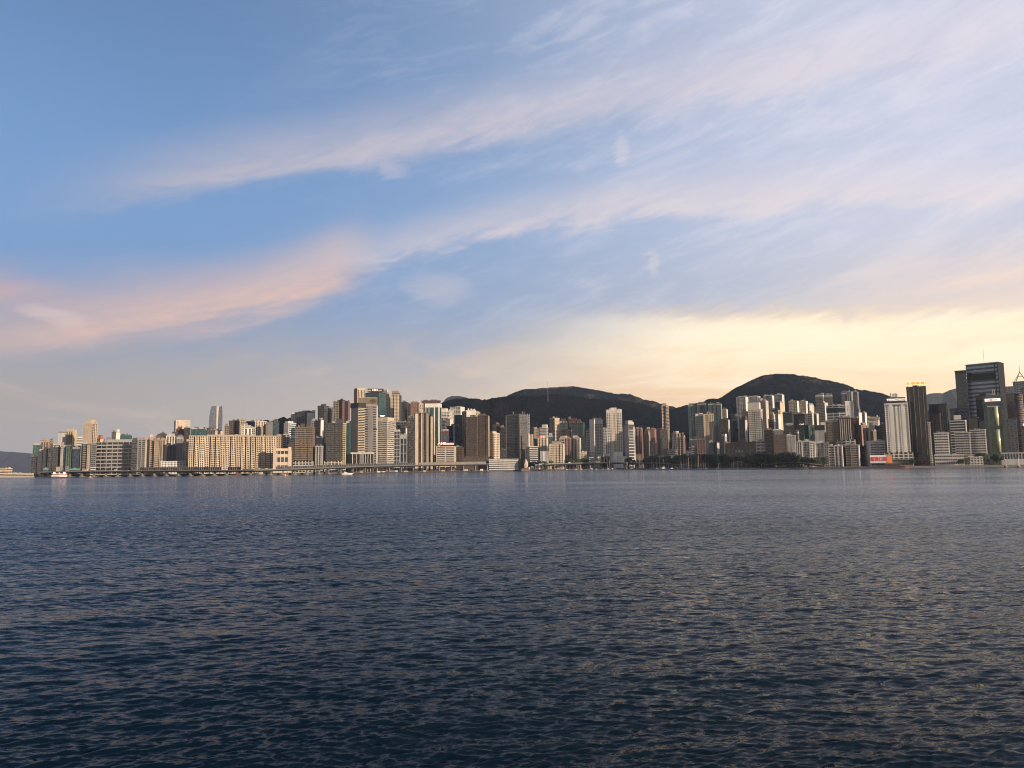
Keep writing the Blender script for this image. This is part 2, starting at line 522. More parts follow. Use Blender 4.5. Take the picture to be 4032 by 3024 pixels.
# ---------------------------------------------------------------- where the shore runs
SHORE = [(-1500, 1700), (0, 1650), (500, 1600), (1000, 1510), (1280, 1560), (1680, 1850), (2040, 1960), (2440, 1830), (2800, 1540), (3160, 1350), (3560, 1280), (4032, 1290), (5600, 1300)]
SET = [(-1500, 0), (2150, 0), (2290, 150), (3000, 150), (3120, 0), (5600, 0)]
LAND_Z = 3.6


def shore(u):
    return float(np.interp(u, [p[0] for p in SHORE], [p[1] for p in SHORE]))


def setback(u):
    return float(np.interp(u, [p[0] for p in SET], [p[1] for p in SET]))


def lat(u, Y):
    """world x of picture column u at depth Y, on the horizon line"""
    return P(u, 1839 + (2016 - u) * math.tan(-ROLL), Y).x


def col_of(x, Y):
    """picture column of a ground point"""
    return CX + x / Y * F_PX / math.cos(PITCH) * 0.9941


def build_ground():
    us = list(range(-1500, 5601, 50))
    front = [(lat(u, shore(u) + setback(u)), shore(u) + setback(u)) for u in us]
    back = [(lat(u, 9000), 9000.0) for u in us]
    v, f = [], []
    n = len(us)
    for (x, y), (bx, by) in zip(front, back):
        v += [(x, y, -3.0), (x, y, LAND_Z), (bx, by, LAND_Z)]
    for i in range(n - 1):
        a, b = 3 * i, 3 * (i + 1)
        f += [(a, b, b + 1, a + 1), (a + 1, b + 1, b + 2, a + 2)]
    me = bpy.data.meshes.new('ground')
    me.from_pydata(v, [], f)
    me.materials.append(M('asphalt'))
    o = link(bpy.data.objects.new('ground', me))
    tag(o, kind='structure')


build_ground()

# ---------------------------------------------------------------- hills
HILLS = []


def vnoise(x, y, seed=0):
    """smooth value noise on arrays"""
    xi, yi = np.floor(x), np.floor(y)
    fx, fy = x - xi, y - yi
    fx, fy = fx * fx * (3 - 2 * fx), fy * fy * (3 - 2 * fy)

    def h(a, b):
        q = np.sin(a * 127.1 + b * 311.7 + seed * 74.7) * 43758.5453
        return q - np.floor(q)
    return (h(xi, yi) * (1 - fx) + h(xi + 1, yi) * fx) * (1 - fy) + (h(xi, yi + 1) * (1 - fx) + h(xi + 1, yi + 1) * fx) * fy


def build_hill(pts, yr, yf, yb, mat, seed, rough=1.0, power=1.25, nu=420, nt=90):
    u = np.linspace(pts[0][0], pts[-1][0], nu)
    vv = np.interp(u, [p[0] for p in pts], [p[1] for p in pts])
    # the photographed outline, smoothed a little
    ker = np.array([1, 2, 3, 2, 1]) / 9.0
    vv = np.convolve(np.pad(vv, 2, mode='edge'), ker, 'valid')
    zr = np.array([P(a, b, yr).z for a, b in zip(u, vv)])
    sx = np.array([lat(a, 1.0) for a in u])
    ts = np.linspace(0, 1, nt)
    tb = np.linspace(0, 1, 14)[1:]
    Y = np.concatenate([yf + (yr - yf) * ts, yr + (yb - yr) * tb])
    prof = np.concatenate([ts ** power, 1 - tb ** 1.3])
    X = sx[None, :] * Y[:, None]
    Z = prof[:, None] * (zr - LAND_Z)[None, :]
    amp = np.concatenate([ts * (1 - ts) * 4, tb * 0 + 0.0])[:, None]
    yy = Y[:, None] + 0 * X
    warpx = X + 80 * (vnoise(X / 300, yy / 300, seed + 5) - 0.5)
    gul = (1 - np.abs(2 * vnoise(warpx / 330, yy / 700, seed) - 1)) * 0.6 + (1 - np.abs(2 * vnoise(warpx / 130, yy / 330, seed + 1) - 1)) * 0.3 + vnoise(X / 50, yy / 70, seed + 2) * 0.15
    Z = Z * (1 + amp * (gul - 0.65) * 0.62)
    small = (vnoise(X / 14, yy / 14, seed + 3) + vnoise(X / 6, yy / 6, seed + 4)) * 5.5 * rough
    Z = Z + small * np.clip(Z / 40, 0, 1) - 4.5 * np.clip(Z / 40, 0, 1) * rough + LAND_Z - 1.0
    HILLS.append((sx, Y, Z))
    nr, nc = X.shape
    v = np.stack([X, yy, Z], -1).reshape(-1, 3)
    i = np.arange(nr * nc).reshape(nr, nc)
    f = np.stack([i[:-1, :-1], i[:-1, 1:], i[1:, 1:], i[1:, :-1]], -1).reshape(-1, 4)
    me = bpy.data.meshes.new('hill')
    me.from_pydata(v.tolist(), [], f.tolist())
    me.polygons.foreach_set('use_smooth', [True] * len(me.polygons))
    me.materials.append(M(mat))
    o = link(bpy.data.objects.new('hill', me))
    tag(o, kind='structure')
    return o


def ground_z(x, y):
    z = LAND_Z
    for sx, Y, Z in HILLS:
        s = x / y
        if sx[0] < s < sx[-1] and Y[0] < y < Y[-1]:
            j = int(np.searchsorted(sx, s)) - 1
            i = int(np.searchsorted(Y, y)) - 1
            z = max(z, float(min(Z[i, j], Z[i + 1, j], Z[i, j + 1], Z[i + 1, j + 1])))
    return z


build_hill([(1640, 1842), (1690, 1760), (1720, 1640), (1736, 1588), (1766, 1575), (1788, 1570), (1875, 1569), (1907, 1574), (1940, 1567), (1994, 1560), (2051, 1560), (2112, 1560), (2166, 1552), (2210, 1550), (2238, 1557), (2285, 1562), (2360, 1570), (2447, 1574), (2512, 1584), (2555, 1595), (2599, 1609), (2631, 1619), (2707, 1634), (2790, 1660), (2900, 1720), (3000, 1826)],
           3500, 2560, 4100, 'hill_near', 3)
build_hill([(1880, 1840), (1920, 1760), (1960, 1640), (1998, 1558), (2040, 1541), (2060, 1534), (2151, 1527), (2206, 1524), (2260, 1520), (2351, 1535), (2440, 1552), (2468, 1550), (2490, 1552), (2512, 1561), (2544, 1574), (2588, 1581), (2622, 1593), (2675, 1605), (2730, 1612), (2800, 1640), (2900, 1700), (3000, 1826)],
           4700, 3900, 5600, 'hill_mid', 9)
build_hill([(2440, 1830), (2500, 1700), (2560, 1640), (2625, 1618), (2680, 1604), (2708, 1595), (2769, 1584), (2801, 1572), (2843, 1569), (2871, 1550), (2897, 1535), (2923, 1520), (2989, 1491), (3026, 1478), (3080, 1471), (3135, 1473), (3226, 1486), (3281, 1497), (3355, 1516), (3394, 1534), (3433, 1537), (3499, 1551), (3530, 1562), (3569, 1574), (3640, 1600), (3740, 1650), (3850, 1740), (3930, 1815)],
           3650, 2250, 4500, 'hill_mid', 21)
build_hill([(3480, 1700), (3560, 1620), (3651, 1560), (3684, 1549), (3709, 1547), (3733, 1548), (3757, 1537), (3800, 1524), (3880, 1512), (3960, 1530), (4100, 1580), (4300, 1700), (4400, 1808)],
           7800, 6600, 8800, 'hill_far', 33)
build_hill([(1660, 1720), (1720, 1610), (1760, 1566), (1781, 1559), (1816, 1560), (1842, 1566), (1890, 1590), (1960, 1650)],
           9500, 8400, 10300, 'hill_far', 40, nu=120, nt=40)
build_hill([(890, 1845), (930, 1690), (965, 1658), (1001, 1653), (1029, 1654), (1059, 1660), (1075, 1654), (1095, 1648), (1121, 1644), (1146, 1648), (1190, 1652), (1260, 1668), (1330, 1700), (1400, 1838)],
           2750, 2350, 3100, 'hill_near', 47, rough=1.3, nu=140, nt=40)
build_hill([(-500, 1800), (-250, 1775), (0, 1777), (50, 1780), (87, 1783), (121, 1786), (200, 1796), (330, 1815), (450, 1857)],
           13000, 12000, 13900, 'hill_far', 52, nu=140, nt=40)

# ---------------------------------------------------------------- water
def build_water():
    g, bs = new_mat('sea')
    co = g.n('ShaderNodeTexCoord').outputs['Object']
    geo = g.n('ShaderNodeNewGeometry')
    patch = g.noise(g.vm('MULTIPLY', co, (0.004, 0.012, 0.0)), 1.0, 3.0, 0.55).outputs[0]
    amp = g.lin(patch, 0.34, 0.66, 0.5, 1.45)
    a = g.noise(g.vm('MULTIPLY', co, (0.45, 1.5, 1.0)), 2.0, 4.0, 0.66).outputs[1]
    b = g.noise(g.vm('MULTIPLY', co, (0.5, 1.4, 1.0)), 6.0, 2.0, 0.6).outputs[1]
    ln = g.n('ShaderNodeVectorMath', operation='LENGTH')
    g.put(ln.inputs[0], co)
    far = g.ss(ln.outputs['Value'], 25.0, 420.0)
    s = g.vm('ADD', g.vm('SCALE', g.vm('SUBTRACT', a, (0.5, 0.5, 0.5)), scale=g.lin(far, 0.0, 1.0, 1.5, 2.1)), g.vm('SCALE', g.vm('SUBTRACT', b, (0.5, 0.5, 0.5)), scale=g.lin(far, 0.0, 1.0, 0.3, 0.9)))
    s = g.vm('MULTIPLY', g.vm('SCALE', s, scale=amp), (0.75, 1.0, 0.0))
    lean = g.xyz(0.0, g.m('MULTIPLY_ADD', g.ss(ln.outputs['Value'], 15.0, 160.0), -0.2, g.m('MULTIPLY', g.ss(ln.outputs['Value'], 100.0, 800.0), 0.10)), 0.0)          # normals tilted to the viewer so distant water reflects higher sky
    nrm = g.vm('NORMALIZE', g.vm('ADD', g.vm('ADD', geo.outputs['Normal'], s), lean))
    g.t.links.new(nrm, bs.inputs['Normal'])
    bs.inputs['Base Color'].default_value = (0.002, 0.007, 0.013, 1)
    bs.inputs['Roughness'].default_value = 0.06
    bs.inputs['IOR'].default_value = 1.333
    g.put(bs.inputs['Specular IOR Level'], g.lin(far, 0.0, 1.0, 0.06, 1.0))  # reflection strength graded by distance: dim near, bright far
    bs.inputs['Specular Tint'].default_value = (0.58, 0.80, 1.0, 1.0)  # blue cast put into the reflections
    th = np.radians(np.linspace(-42, 42, 1100))
    dep = np.concatenate([np.linspace(31.0, 3.0, 520), np.linspace(3.0, 0.33, 70)[1:]])
    r = CAM_H / np.tan(np.radians(dep))
    r = np.concatenate([r, [2400, 4200, 9000, 20000]])
    rr, tt = np.meshgrid(r, th, indexing='ij')
    X, Y = rr * np.sin(tt), rr * np.cos(tt)
    dr = np.gradient(r)[:, None]
    Z = np.zeros_like(X)
    DX = np.zeros_like(X)
    DY = np.zeros_like(X)
    wr = np.random.default_rng(5)
    main = R(-76)                                  # travelling direction, measured from +x
    nw = 150
    lam = np.concatenate([np.exp(wr.uniform(np.log(0.13), np.log(3.6), nw)), wr.uniform(5, 16, 7)])
    for L in lam:
        th0 = main + wr.normal(0, 0.38 if L > 0.4 else 0.6)
        k = 2 * math.pi / L
        slope = 0.056 * (1.0 if L < 0.36 else (0.36 / L) ** 0.8) if L < 4 else 0.016
        A = slope / k
        ph = wr.uniform(0, 2 * math.pi)
        sp = np.maximum(dr * 1.0, rr * 0.0018)
        att = np.clip((L / sp - 1.4) / 1.6, 0, 1)
        arg = k * (X * math.cos(th0) + Y * math.sin(th0)) + ph
        gust = 0.65 + 0.7 * vnoise(X / 37 + ph, Y / 55 + L, 3)
        Z += A * att * gust * np.sin(arg)
        DX += A * att * gust * 0.8 * math.cos(th0) * np.cos(arg)
        DY += A * att * gust * 0.8 * math.sin(th0) * np.cos(arg)
    v = np.stack([X + DX, Y + DY, Z], -1).reshape(-1, 3)
    nr, nc = X.shape
    i = np.arange(nr * nc).reshape(nr, nc)
    f = np.stack([i[:-1, :-1], i[1:, :-1], i[1:, 1:], i[:-1, 1:]], -1).reshape(-1, 4)[:, ::-1]
    me = bpy.data.meshes.new('water')
    me.vertices.add(len(v))
    me.vertices.foreach_set('co', v.ravel())
    nf = len(f)
    me.loops.add(nf * 4)
    me.loops.foreach_set('vertex_index', f.ravel().astype(np.int32))
    me.polygons.add(nf)
    me.polygons.foreach_set('loop_start', np.arange(0, nf * 4, 4, dtype=np.int32))
    me.polygons.foreach_set('loop_total', np.full(nf, 4, dtype=np.int32))
    me.polygons.foreach_set('use_smooth', np.ones(nf, dtype=bool))
    me.update(calc_edges=True)
    me.validate()
    me.materials.append(M('sea'))
    o = link(bpy.data.objects.new('water', me))
    tag(o, kind='structure')
    # calm margin of the harbour outside the displaced fan
    w = MB()
    w.v = [(-30000, -3000, -1.2), (30000, -3000, -1.2), (30000, 30000, -1.2), (-30000, 30000, -1.2)]
    w.f = [(0, 1, 2, 3)]
    tag(w.build('water', 'sea'), kind='structure')


build_water()

# ---------------------------------------------------------------- buildings
ST = {  # floor height, band share, pier pitch, pier share, relief
    'res': (4.3, 0.36, 5.6, 0.36, 0.6),
    'bal': (4.4, 0.48, 9.0, 0.14, 1.2),
    'band': (5.0, 0.46, 0, 0, 0.7),
    'fin': (4.6, 0.10, 6.0, 0.42, 1.1),
    'stripe': (4.2, 0.20, 7.0, 0.56, 0.9),
    'pun': (4.4, 0.48, 5.4, 0.48, 0.5),
    'cw': (5.0, 0.09, 6.0, 0.07, 0.16),
    'blank': (4.4, 0.72, 9.0, 0.72, 0.3),
    'dark': (4.4, 0.26, 4.6, 0.22, 0.4),
}
REG = {}


def reg(name, x, y, s):
    REG[name] = (x, y, s)


for a_ in (('A', 0, 1560, 4.608), ('B', 400, 1560, 4.608), ('C', 800, 1520, 4.367), ('D', 1200, 1500, 4.367), ('E', 1560, 1540, 4.608), ('F', 1960, 1540, 4.608),
           ('G', 2360, 1540, 4.608), ('H', 2680, 1520, 4.608), ('I', 3080, 1500, 4.367), ('J', 3400, 1460, 4.147), ('K', 3680, 1400, 3.605)):
    reg(*a_)


def px(rg, x):
    return REG[rg][0] + x / REG[rg][2]


def py(rg, y):
    return REG[rg][1] + y / REG[rg][2]


def facade(gl, cl, x0, x1, y0, y1, z0, z1, st, rr, sides='FRL', each=None):
    def piece(nm, *bx):
        if each is None:
            cl.box(*bx)
        else:
            each.append((nm, MB().box(*bx)))
    fh, rf, pp, pf, rel = st
    gl.box(x0, x1, y0, y1, z0, z1)
    n = max(1, int(round((z1 - z0) / fh)))
    fh = (z1 - z0) / n
    if rf > 0:
        for i in range(n):
            z = z0 + i * fh
            piece('floor_band', x0 - rel, x1 + rel, y0 - rel, y1 + rel, z + 0.02, z + fh * rf)
    if pp > 0:
        o = rel * 0.9
        for sd in sides:
            a, b = (x0, x1) if sd == 'F' else (y0, y1)
            m = max(2, int(round((b - a) / pp)))
            q = (b - a) / m
            for i in range(m + 1):
                c = a + i * q
                w = q * pf * 0.5 * rr.uniform(0.8, 1.25)
                p0, p1 = max(a - o, c - w), min(b + o, c + w)
                if sd == 'F':
                    piece('pier', p0, p1, y0 - o, y0 + 0.1, z0, z1 - 0.15)
                elif sd == 'R':
                    piece('pier', x1 - 0.1, x1 + o, p0, p1, z0, z1 - 0.17)
                else:
                    piece('pier', x0 - o, x0 + 0.1, p0, p1, z0, z1 - 0.17)


class B:
    """a placed building: keeps its frame for signs and extra parts"""


GROUPS = {}


def bld(rg, x0, x1, yt, s, dY, style, wall, glass, name, label, r=(), bays=0, side=None, face=None, d=None, crown=None, pod=None, seed=None, plant=True, cat=None, vent=None, base=None, roofmat=None, ratio=1.25, st=None, parts=False):
    """rg: picture region; x0..x1 the outline, yt the roof line; s: share of the outline taken by the front
    (negative: the left side shows instead of the right); dY: metres behind the shore"""
    rr = random.Random(seed if seed is not None else int(x0 * 7 + yt * 13 + dY + ord(rg)))
    u0, u1, v = px(rg, x0), px(rg, x1), py(rg, yt)
    uc = (u0 + u1) / 2
    Yf = shore(uc) + setback(uc) + dY
    left = s < 0
    s = abs(s)
    # size at the depth of the building's middle; two rounds as the depth depends on the size
    d_ = d or 24.0
    for _ in range(3):
        Yc = Yf + d_ / 2
        A, Bq = P(u0, v, Yc), P(u1, v, Yc)
        al = math.atan2((A.x + Bq.x) / 2, Yc)
        W = (Bq.x - A.x) * math.cos(al)
        if s >= 0.995:
            phi, w_, dd = 0.0, W, d or min(max(W * 0.7, 14.0), 34.0)
        else:
            phi = math.atan2((1 - s) / s * ratio, 1.0)
            phi = min(max(phi, R(6)), R(50))
            w_, dd = s * W / math.cos(phi), (1 - s) * W / math.sin(phi)
        d_ = dd * math.cos(phi) + w_ * math.sin(phi)
    x = (A.x + Bq.x) / 2
    zt = (A.z + Bq.z) / 2
    zb = ground_z(x, Yc) - 0.5
    if base is not None:
        zb = min(P(uc, py(rg, base), Yc).z, zb + 500)
    H = zt - zb
    yaw = -al - (-phi if left else phi)
    root = empty(name, (x, Yc, zb), yaw)
    tag(root, label, cat or {'apartment_tower': 'apartment tower', 'office_tower': 'office tower', 'hotel_tower': 'hotel', 'low_building': 'building', 'apartment_block': 'apartment block'}.get(name, 'building'))
    b = B()
    b.root, b.w, b.d, b.H, b.Yc, b.uc, b.zb, b.phi, b.W, b.al = root, w_, dd, H, Yc, uc, zb, (phi if not left else -phi), W, al
    b.mpp = W / (u1 - u0)
    b.rg, b.name = rg, name
    x0_, x1_, y0_, y1_ = -w_ / 2, w_ / 2, -dd / 2, dd / 2
    st_ = list(st or ST[style])
    st_[0] *= rr.uniform(0.94, 1.08)
    if st_[2]:
        st_[2] *= rr.uniform(0.85, 1.15)
    gl, cl = MB(), MB()
    zf = 0.0
    if bays:
        dep = min(6.0, dd * 0.3)
        gl.box(x0_ + 0.3, x1_ - 0.3, y0_ + dep, y1_, 0, H - 0.4)
        n = max(1, int(H / st_[0]))
        q = w_ / bays
        for i in range(bays):
            a = x0_ + i * q + q * 0.17 * rr.uniform(0.5, 1.4)
            c = x0_ + (i + 1) * q - q * 0.17 * rr.uniform(0.5, 1.4)
            if i == 0:
                a = x0_
            if i == bays - 1:
                c = x1_
            g_, c_ = (MB(), MB()) if parts else (gl, cl)
            facade(g_, c_, a, c, y0_ + rr.uniform(0, 0.8), y0_ + dep + 0.5, 0, H - rr.uniform(0.1, 0.35), st_, rr, 'F')
            if parts:
                ob_ = g_.build('bay', glass, root)
                c_.build('bay_window_grid', wall, ob_, kind='stuff')
        facade(MB(), cl, x0_ + 0.3, x1_ - 0.3, y0_ + dep, y1_, 0, H - 0.45, st_, rr, 'RL')
    else:
        each = [] if parts else None
        facade(gl, cl, x0_, x1_, y0_, y1_, 0, H, st_, rr, each=each)
        for nm_, m_ in each or ():
            m_.build(nm_, wall, root)
    gl.build('glazing', glass, root)
    if cl.v:
        cl.build('facade_grid', wall, root, kind='stuff')
    rel = st_[4]
    if side:          # a plain end wall on the visible flank; some have sunlight put into their colour
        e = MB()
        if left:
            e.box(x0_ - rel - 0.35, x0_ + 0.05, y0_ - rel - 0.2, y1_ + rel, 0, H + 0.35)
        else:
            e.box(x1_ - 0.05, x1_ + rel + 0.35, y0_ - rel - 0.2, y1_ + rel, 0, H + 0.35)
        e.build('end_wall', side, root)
    if face:          # (from, to, material): plain strips up the front, as shares of the width
        for fa, fb, fm in face:
            e = MB()
            e.box(x0_ + fa * w_, x0_ + fb * w_, y0_ - rel - 0.3, y0_ + 0.05, 0, H + 0.3)
            e.build('front_panel', fm, root)
    pr = MB()
    o = rel + 0.45
    pr.box(x0_ - o, x1_ + o, y0_ - o, y1_ + o, H - 0.5, H + 1.3)
    pr.build('parapet', wall, root)
    if crown:         # (height m, material, overhang)
        ch, cm, co_ = crown
        pr = MB()
        pr.box(x0_ - co_, x1_ + co_, y0_ - co_, y1_ + co_, H - ch, H + 1.5)
        pr.build('crown_band', cm, root)
    if vent:          # dark storeys: (y zoom top, y zoom bottom, material)
        for va, vb, vmn in vent:
            za, zb_ = P(uc, py(rg, vb), Yc).z - zb, P(uc, py(rg, va), Yc).z - zb
            e = MB()
            e.box(x0_ - rel - 0.25, x1_ + rel + 0.25, y0_ - rel - 0.25, y1_ + rel, za, zb_)
            e.build('mechanical_floor', vmn, root)
    for q in r:       # roof housings given by their outline in the picture
        ra, rb, ry = q[:3]
        hm = q[3] if len(q) > 3 else (roofmat or wall)
        hz = P(px(rg, (ra + rb) / 2), py(rg, ry), Yc).z - zb
        cxl = (px(rg, (ra + rb) / 2) - uc) * b.mpp * 0.92
        hw = (rb - ra) / REG[rg][2] * b.mpp * 0.5
        hm_ = MB()
        if hz < H + 0.6:
            hz = H + 2.0
        dq = min(dd * 0.42, max(hw, 3.0))
        hm_.box(cxl - hw, cxl + hw, -dq, dq, H + 0.2, hz)
        hm_.box(cxl - hw - 0.25, cxl + hw + 0.25, -dq - 0.25, dq + 0.25, hz - 0.6, hz + 0.25)
        hm_.build('roof_housing', hm, root)
    if plant and not r and H > 45 and rr.random() < 0.75:      # set-back top storey
        k1, k2, off = rr.uniform(.35, .8), rr.uniform(.4, .8), rr.uniform(-.1, .1)
        tp = MB().box(x0_ * k1 + off * w_, x1_ * k1 + off * w_, y0_ * k2, y1_ * k2, H + .2, H + rr.uniform(3.0, 6.5))
        tp.build('roof_housing', rr.choice([wall, wall, 'lgrey', 'beige']), root)
    if plant:         # tanks, pipes and aerials too small to pick apart
        pl = MB()
        for i in range(rr.randint(3, 7)):
            ex, ey = rr.uniform(x0_ * 0.8, x1_ * 0.8), rr.uniform(y0_ * 0.7, y1_ * 0.7)
            a, h = rr.uniform(0.8, 3.0), rr.uniform(1.6, 4.6) * (1.5 if H > 70 else 1.0)
            if rr.random() < 0.3:
                pl.cyl(ex, ey, a * 0.7, H + 0.3, H + h, 8)
            else:
                pl.box(ex - a, ex + a, ey - a * 0.8, ey + a * 0.8, H + 0.3, H + h)
        for i in range(rr.randint(0, 2)):
            ex, ey = rr.uniform(x0_ * 0.8, x1_ * 0.8), rr.uniform(y0_ * 0.7, y1_ * 0.7)
            pl.box(ex - 0.12, ex + 0.12, ey - 0.12, ey + 0.12, H, H + rr.uniform(5, 11))
        pl.build('roof_plant', rr.choice(['lgrey', 'grey', wall, wall]), root, kind='stuff')
    if pod:           # (extra left m, extra right m, y zoom of its roof, material, glass)
        pa, pb, pyz, pm, pg = pod
        pz = P(uc, py(rg, pyz), Yc).z - zb
        g2, c2 = MB(), MB()
        facade(g2, c2, x0_ - pa, x1_ + pb, y0_ - 6, y1_, 0, pz, (5.0, 0.34, 7.0, 0.25, 0.4), rr, 'FRL')
        g2.build('podium_glazing', pg, root)
        c2.build('podium_wall', pm, root, kind='stuff')
    return b


def lz(b, y):
    """local height of picture row y (zoom coordinates of the building's region)"""
    return P(b.uc, py(b.rg, y), b.Yc).z - b.zb


def lx(b, x):
    """local lateral position, across the line of sight, of picture column x"""
    return (px(b.rg, x) - b.uc) * b.mpp


def facing(b, name, mb, mat, yoff=0.0, parent=None, kind=None, smooth=False):
    """a part that faces the viewer's side, set in front of the building's centre by yoff metres"""
    o = mb.build(name, mat, parent or b.root, kind=kind, smooth=smooth)
    if parent is None:
        o.rotation_euler = (0, 0, b.phi)
        o.location = (-math.sin(b.phi) * -yoff * -1, -yoff * math.cos(b.phi), 0)
        o.location = Matrix.Rotation(b.phi, 3, 'Z') @ Vector((0, -yoff, 0))
    return o


def text_mesh(txt, width, height, depth, name='lettering', bold=0.0):
    cu = bpy.data.curves.new(name, 'FONT')
    cu.body = txt
    cu.size = 1.0
    cu.extrude = 0.02
    cu.offset = bold
    cu.resolution_u = 3
    ob = bpy.data.objects.new(name, cu)
    COL.objects.link(ob)
    me = bpy.data.meshes.new_from_object(ob.evaluated_get(bpy.context.evaluated_depsgraph_get()))
    bpy.data.objects.remove(ob)
    n = len(me.vertices)
    co = np.empty(n * 3)
    me.vertices.foreach_get('co', co)
    co = co.reshape(-1, 3)
    lo, hi = co.min(0), co.max(0)
    ctr = (lo + hi) / 2
    sx = width / (hi[0] - lo[0])
    sz = height / (hi[1] - lo[1])
    out = np.stack([(co[:, 0] - ctr[0]) * sx, -(co[:, 2] - ctr[2]) * depth / 0.04, (co[:, 1] - ctr[1]) * sz], -1)
    me.vertices.foreach_set('co', out.ravel())
    me.update()
    return me


def letters(b, txt, x0, x1, y0, y1, mat, yoff, depth=0.5, bold=0.0, parent=None):
    me = text_mesh(txt, (x1 - x0) / REG[b.rg][2] * b.mpp, abs(y1 - y0) / REG[b.rg][2] * b.mpp, depth, bold=bold)
    me.materials.clear()
    me.materials.append(M(mat))
    o = link(bpy.data.objects.new('lettering', me))
    o.parent = b.root
    o.rotation_euler = (0, 0, b.phi)
    o.location = Matrix.Rotation(b.phi, 3, 'Z') @ Vector((lx(b, (x0 + x1) / 2), -yoff, 0)) + Vector((0, 0, lz(b, (y0 + y1) / 2)))
    return o


def board(b, x0, x1, y0, y1, mat, yoff, thick=0.6, name='sign_board'):
    m = MB()
    m.box(lx(b, x0), lx(b, x1), -thick / 2, thick / 2, lz(b, y1), lz(b, y0))
    return facing(b, name, m, mat, yoff)


def posts(b, x0, x1, y0, y1, n, mat, yoff, r=0.3, name='sign_post'):
    for i in range(n):
        m = MB()
        x = lx(b, x0 + (x1 - x0) * (i + 0.5) / n)
        m.box(x - r, x + r, -r, r, lz(b, y1), lz(b, y0))
        facing(b, name, m, mat, yoff)

AT, OT, LB, AB, HT = 'apartment_tower', 'office_tower', 'low_building', 'apartment_block', 'hotel_tower'

# ---- far left of the skyline (region A)
bld('A', 600, 745, 890, .99, 170, 'cw', 'green', 'g_green', OT, 'green glass tower with bright framed panels at the skyline\'s left end', r=[(675, 740, 862)])
b = bld('A', 745, 925, 835, .99, 330, 'fin', 'pink', 'g_warm', AT, 'pinkish tower under a thin dark overhanging roof slab, far left', r=[(760, 910, 808), (785, 832, 760)])
m = MB(); m.box(-b.w * .60, b.w * .58, -b.d * .6, b.d * .6, lz(b, 806), lz(b, 796)); m.build('canopy_roof', 'darksteel', b.root)
bld('A', 905, 962, 812, .6, 260, 'res', 'beige', 'g_warm', AT, 'slim beige tower beside the pinkish canopy-roofed tower')
bld('A', 565, 690, 1098, .99, 60, 'dark', 'slate', 'g_dark', AB, 'leftmost low dark slate block at the end of the shoreline')
bld('A', 690, 790, 1008, .99, 62, 'stripe', 'slate', 'g_navy', AB, 'dark slate ribbed block, second from the left end of the waterfront', bays=3)
bld('A', 790, 880, 975, .99, 64, 'stripe', 'slate', 'g_navy', AB, 'dark slate ribbed block, third from the left end of the waterfront', bays=3)
bld('A', 880, 968, 948, .99, 60, 'dark', 'dgrey', 'g_dark', AB, 'dark block with a tall dark roof tank behind the moving ferry', r=[(915, 956, 868)])
bld('A', 970, 1108, 935, .99, 66, 'stripe', 'slate', 'g_dark', AB, 'wide dark slate ribbed block just right of the roof-tank block', bays=4)
bld('A', 950, 1080, 888, .99, 210, 'res', 'cream', 'g_warm', AB, 'cream roofline block peeping over the dark waterfront slabs at far left')
b = bld('A', 1112, 1146, 905, .99, 60, 'stripe', 'lgrey', 'g_dark', AT, 'thin pale grey tower topped by a round beige tank')
m = MB(); m.cyl(1.0, 0, b.w * .75, b.H, b.H + 9, 16); m.build('water_tank', 'beige', b.root)
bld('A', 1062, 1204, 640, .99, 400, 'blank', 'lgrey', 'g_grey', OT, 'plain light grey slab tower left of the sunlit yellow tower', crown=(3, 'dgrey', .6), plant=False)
bld('A', 1206, 1386, 628, .66, 420, 'fin', 'cream', 'g_bronze', OT, 'sunlit cream and yellow tower with dark vertical window strips', r=[(1228, 1326, 590)], side='yellow', crown=(2.5, 'cream', .7))  # yellow end wall: sunlight on the right side put into its colour
bld('A', 1148, 1222, 930, .99, 64, 'cw', 'teal', 'g_navy', OT, 'narrow dark teal glass tower on the left waterfront')
bld('A', 1218, 1318, 905, .8, 60, 'fin', 'green', 'g_dark', OT, 'grey green tower with a pale green corner stripe, left waterfront', r=[(1235, 1270, 880)])
bld('A', 1320, 1472, 925, .99, 62, 'cw', 'navy', 'g_navy', OT, 'wide near-black glass block left of the tall orange tower', crown=(3, 'lgrey', .3))
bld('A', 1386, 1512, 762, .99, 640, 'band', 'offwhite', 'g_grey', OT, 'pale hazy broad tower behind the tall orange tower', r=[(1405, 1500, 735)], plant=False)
bld('A', 1474, 1514, 905, .99, 64, 'stripe', 'grey', 'g_dark', AT, 'slim grey tower right beside the near-black glass block')
bld('A', 1522, 1768, 500, .62, 300, 'stripe', 'cream', 'g_warm', AT, 'tallest sunlit orange residential tower of the left skyline', r=[(1590, 1705, 430), (1735, 1780, 487), (1540, 1585, 495)], bays=5)
bld('A', 1515, 1588, 870, .99, 60, 'band', 'grey', 'g_dark', AB, 'grey banded block below the tall orange tower', r=[(1520, 1580, 862)])
bld('A', 1590, 1665, 892, .99, 58, 'blank', 'beige', 'g_warm', AB, 'tan nearly windowless block below the tall orange tower')
bld('A', 1667, 1748, 880, .99, 60, 'bal', 'grey', 'g_dark', AB, 'grey balconied block wedged left of the long banded slab')
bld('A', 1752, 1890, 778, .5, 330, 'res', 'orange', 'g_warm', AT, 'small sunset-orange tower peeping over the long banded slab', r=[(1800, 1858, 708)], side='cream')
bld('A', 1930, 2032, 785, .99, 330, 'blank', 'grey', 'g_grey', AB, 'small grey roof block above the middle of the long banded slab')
bld('A', 2038, 2170, 655, .55, 360, 'fin', 'grey', 'g_dark', AT, 'grey tower with a white sunlit right wall above the banded slab', r=[(2112, 2168, 605, 'white')], side='white')
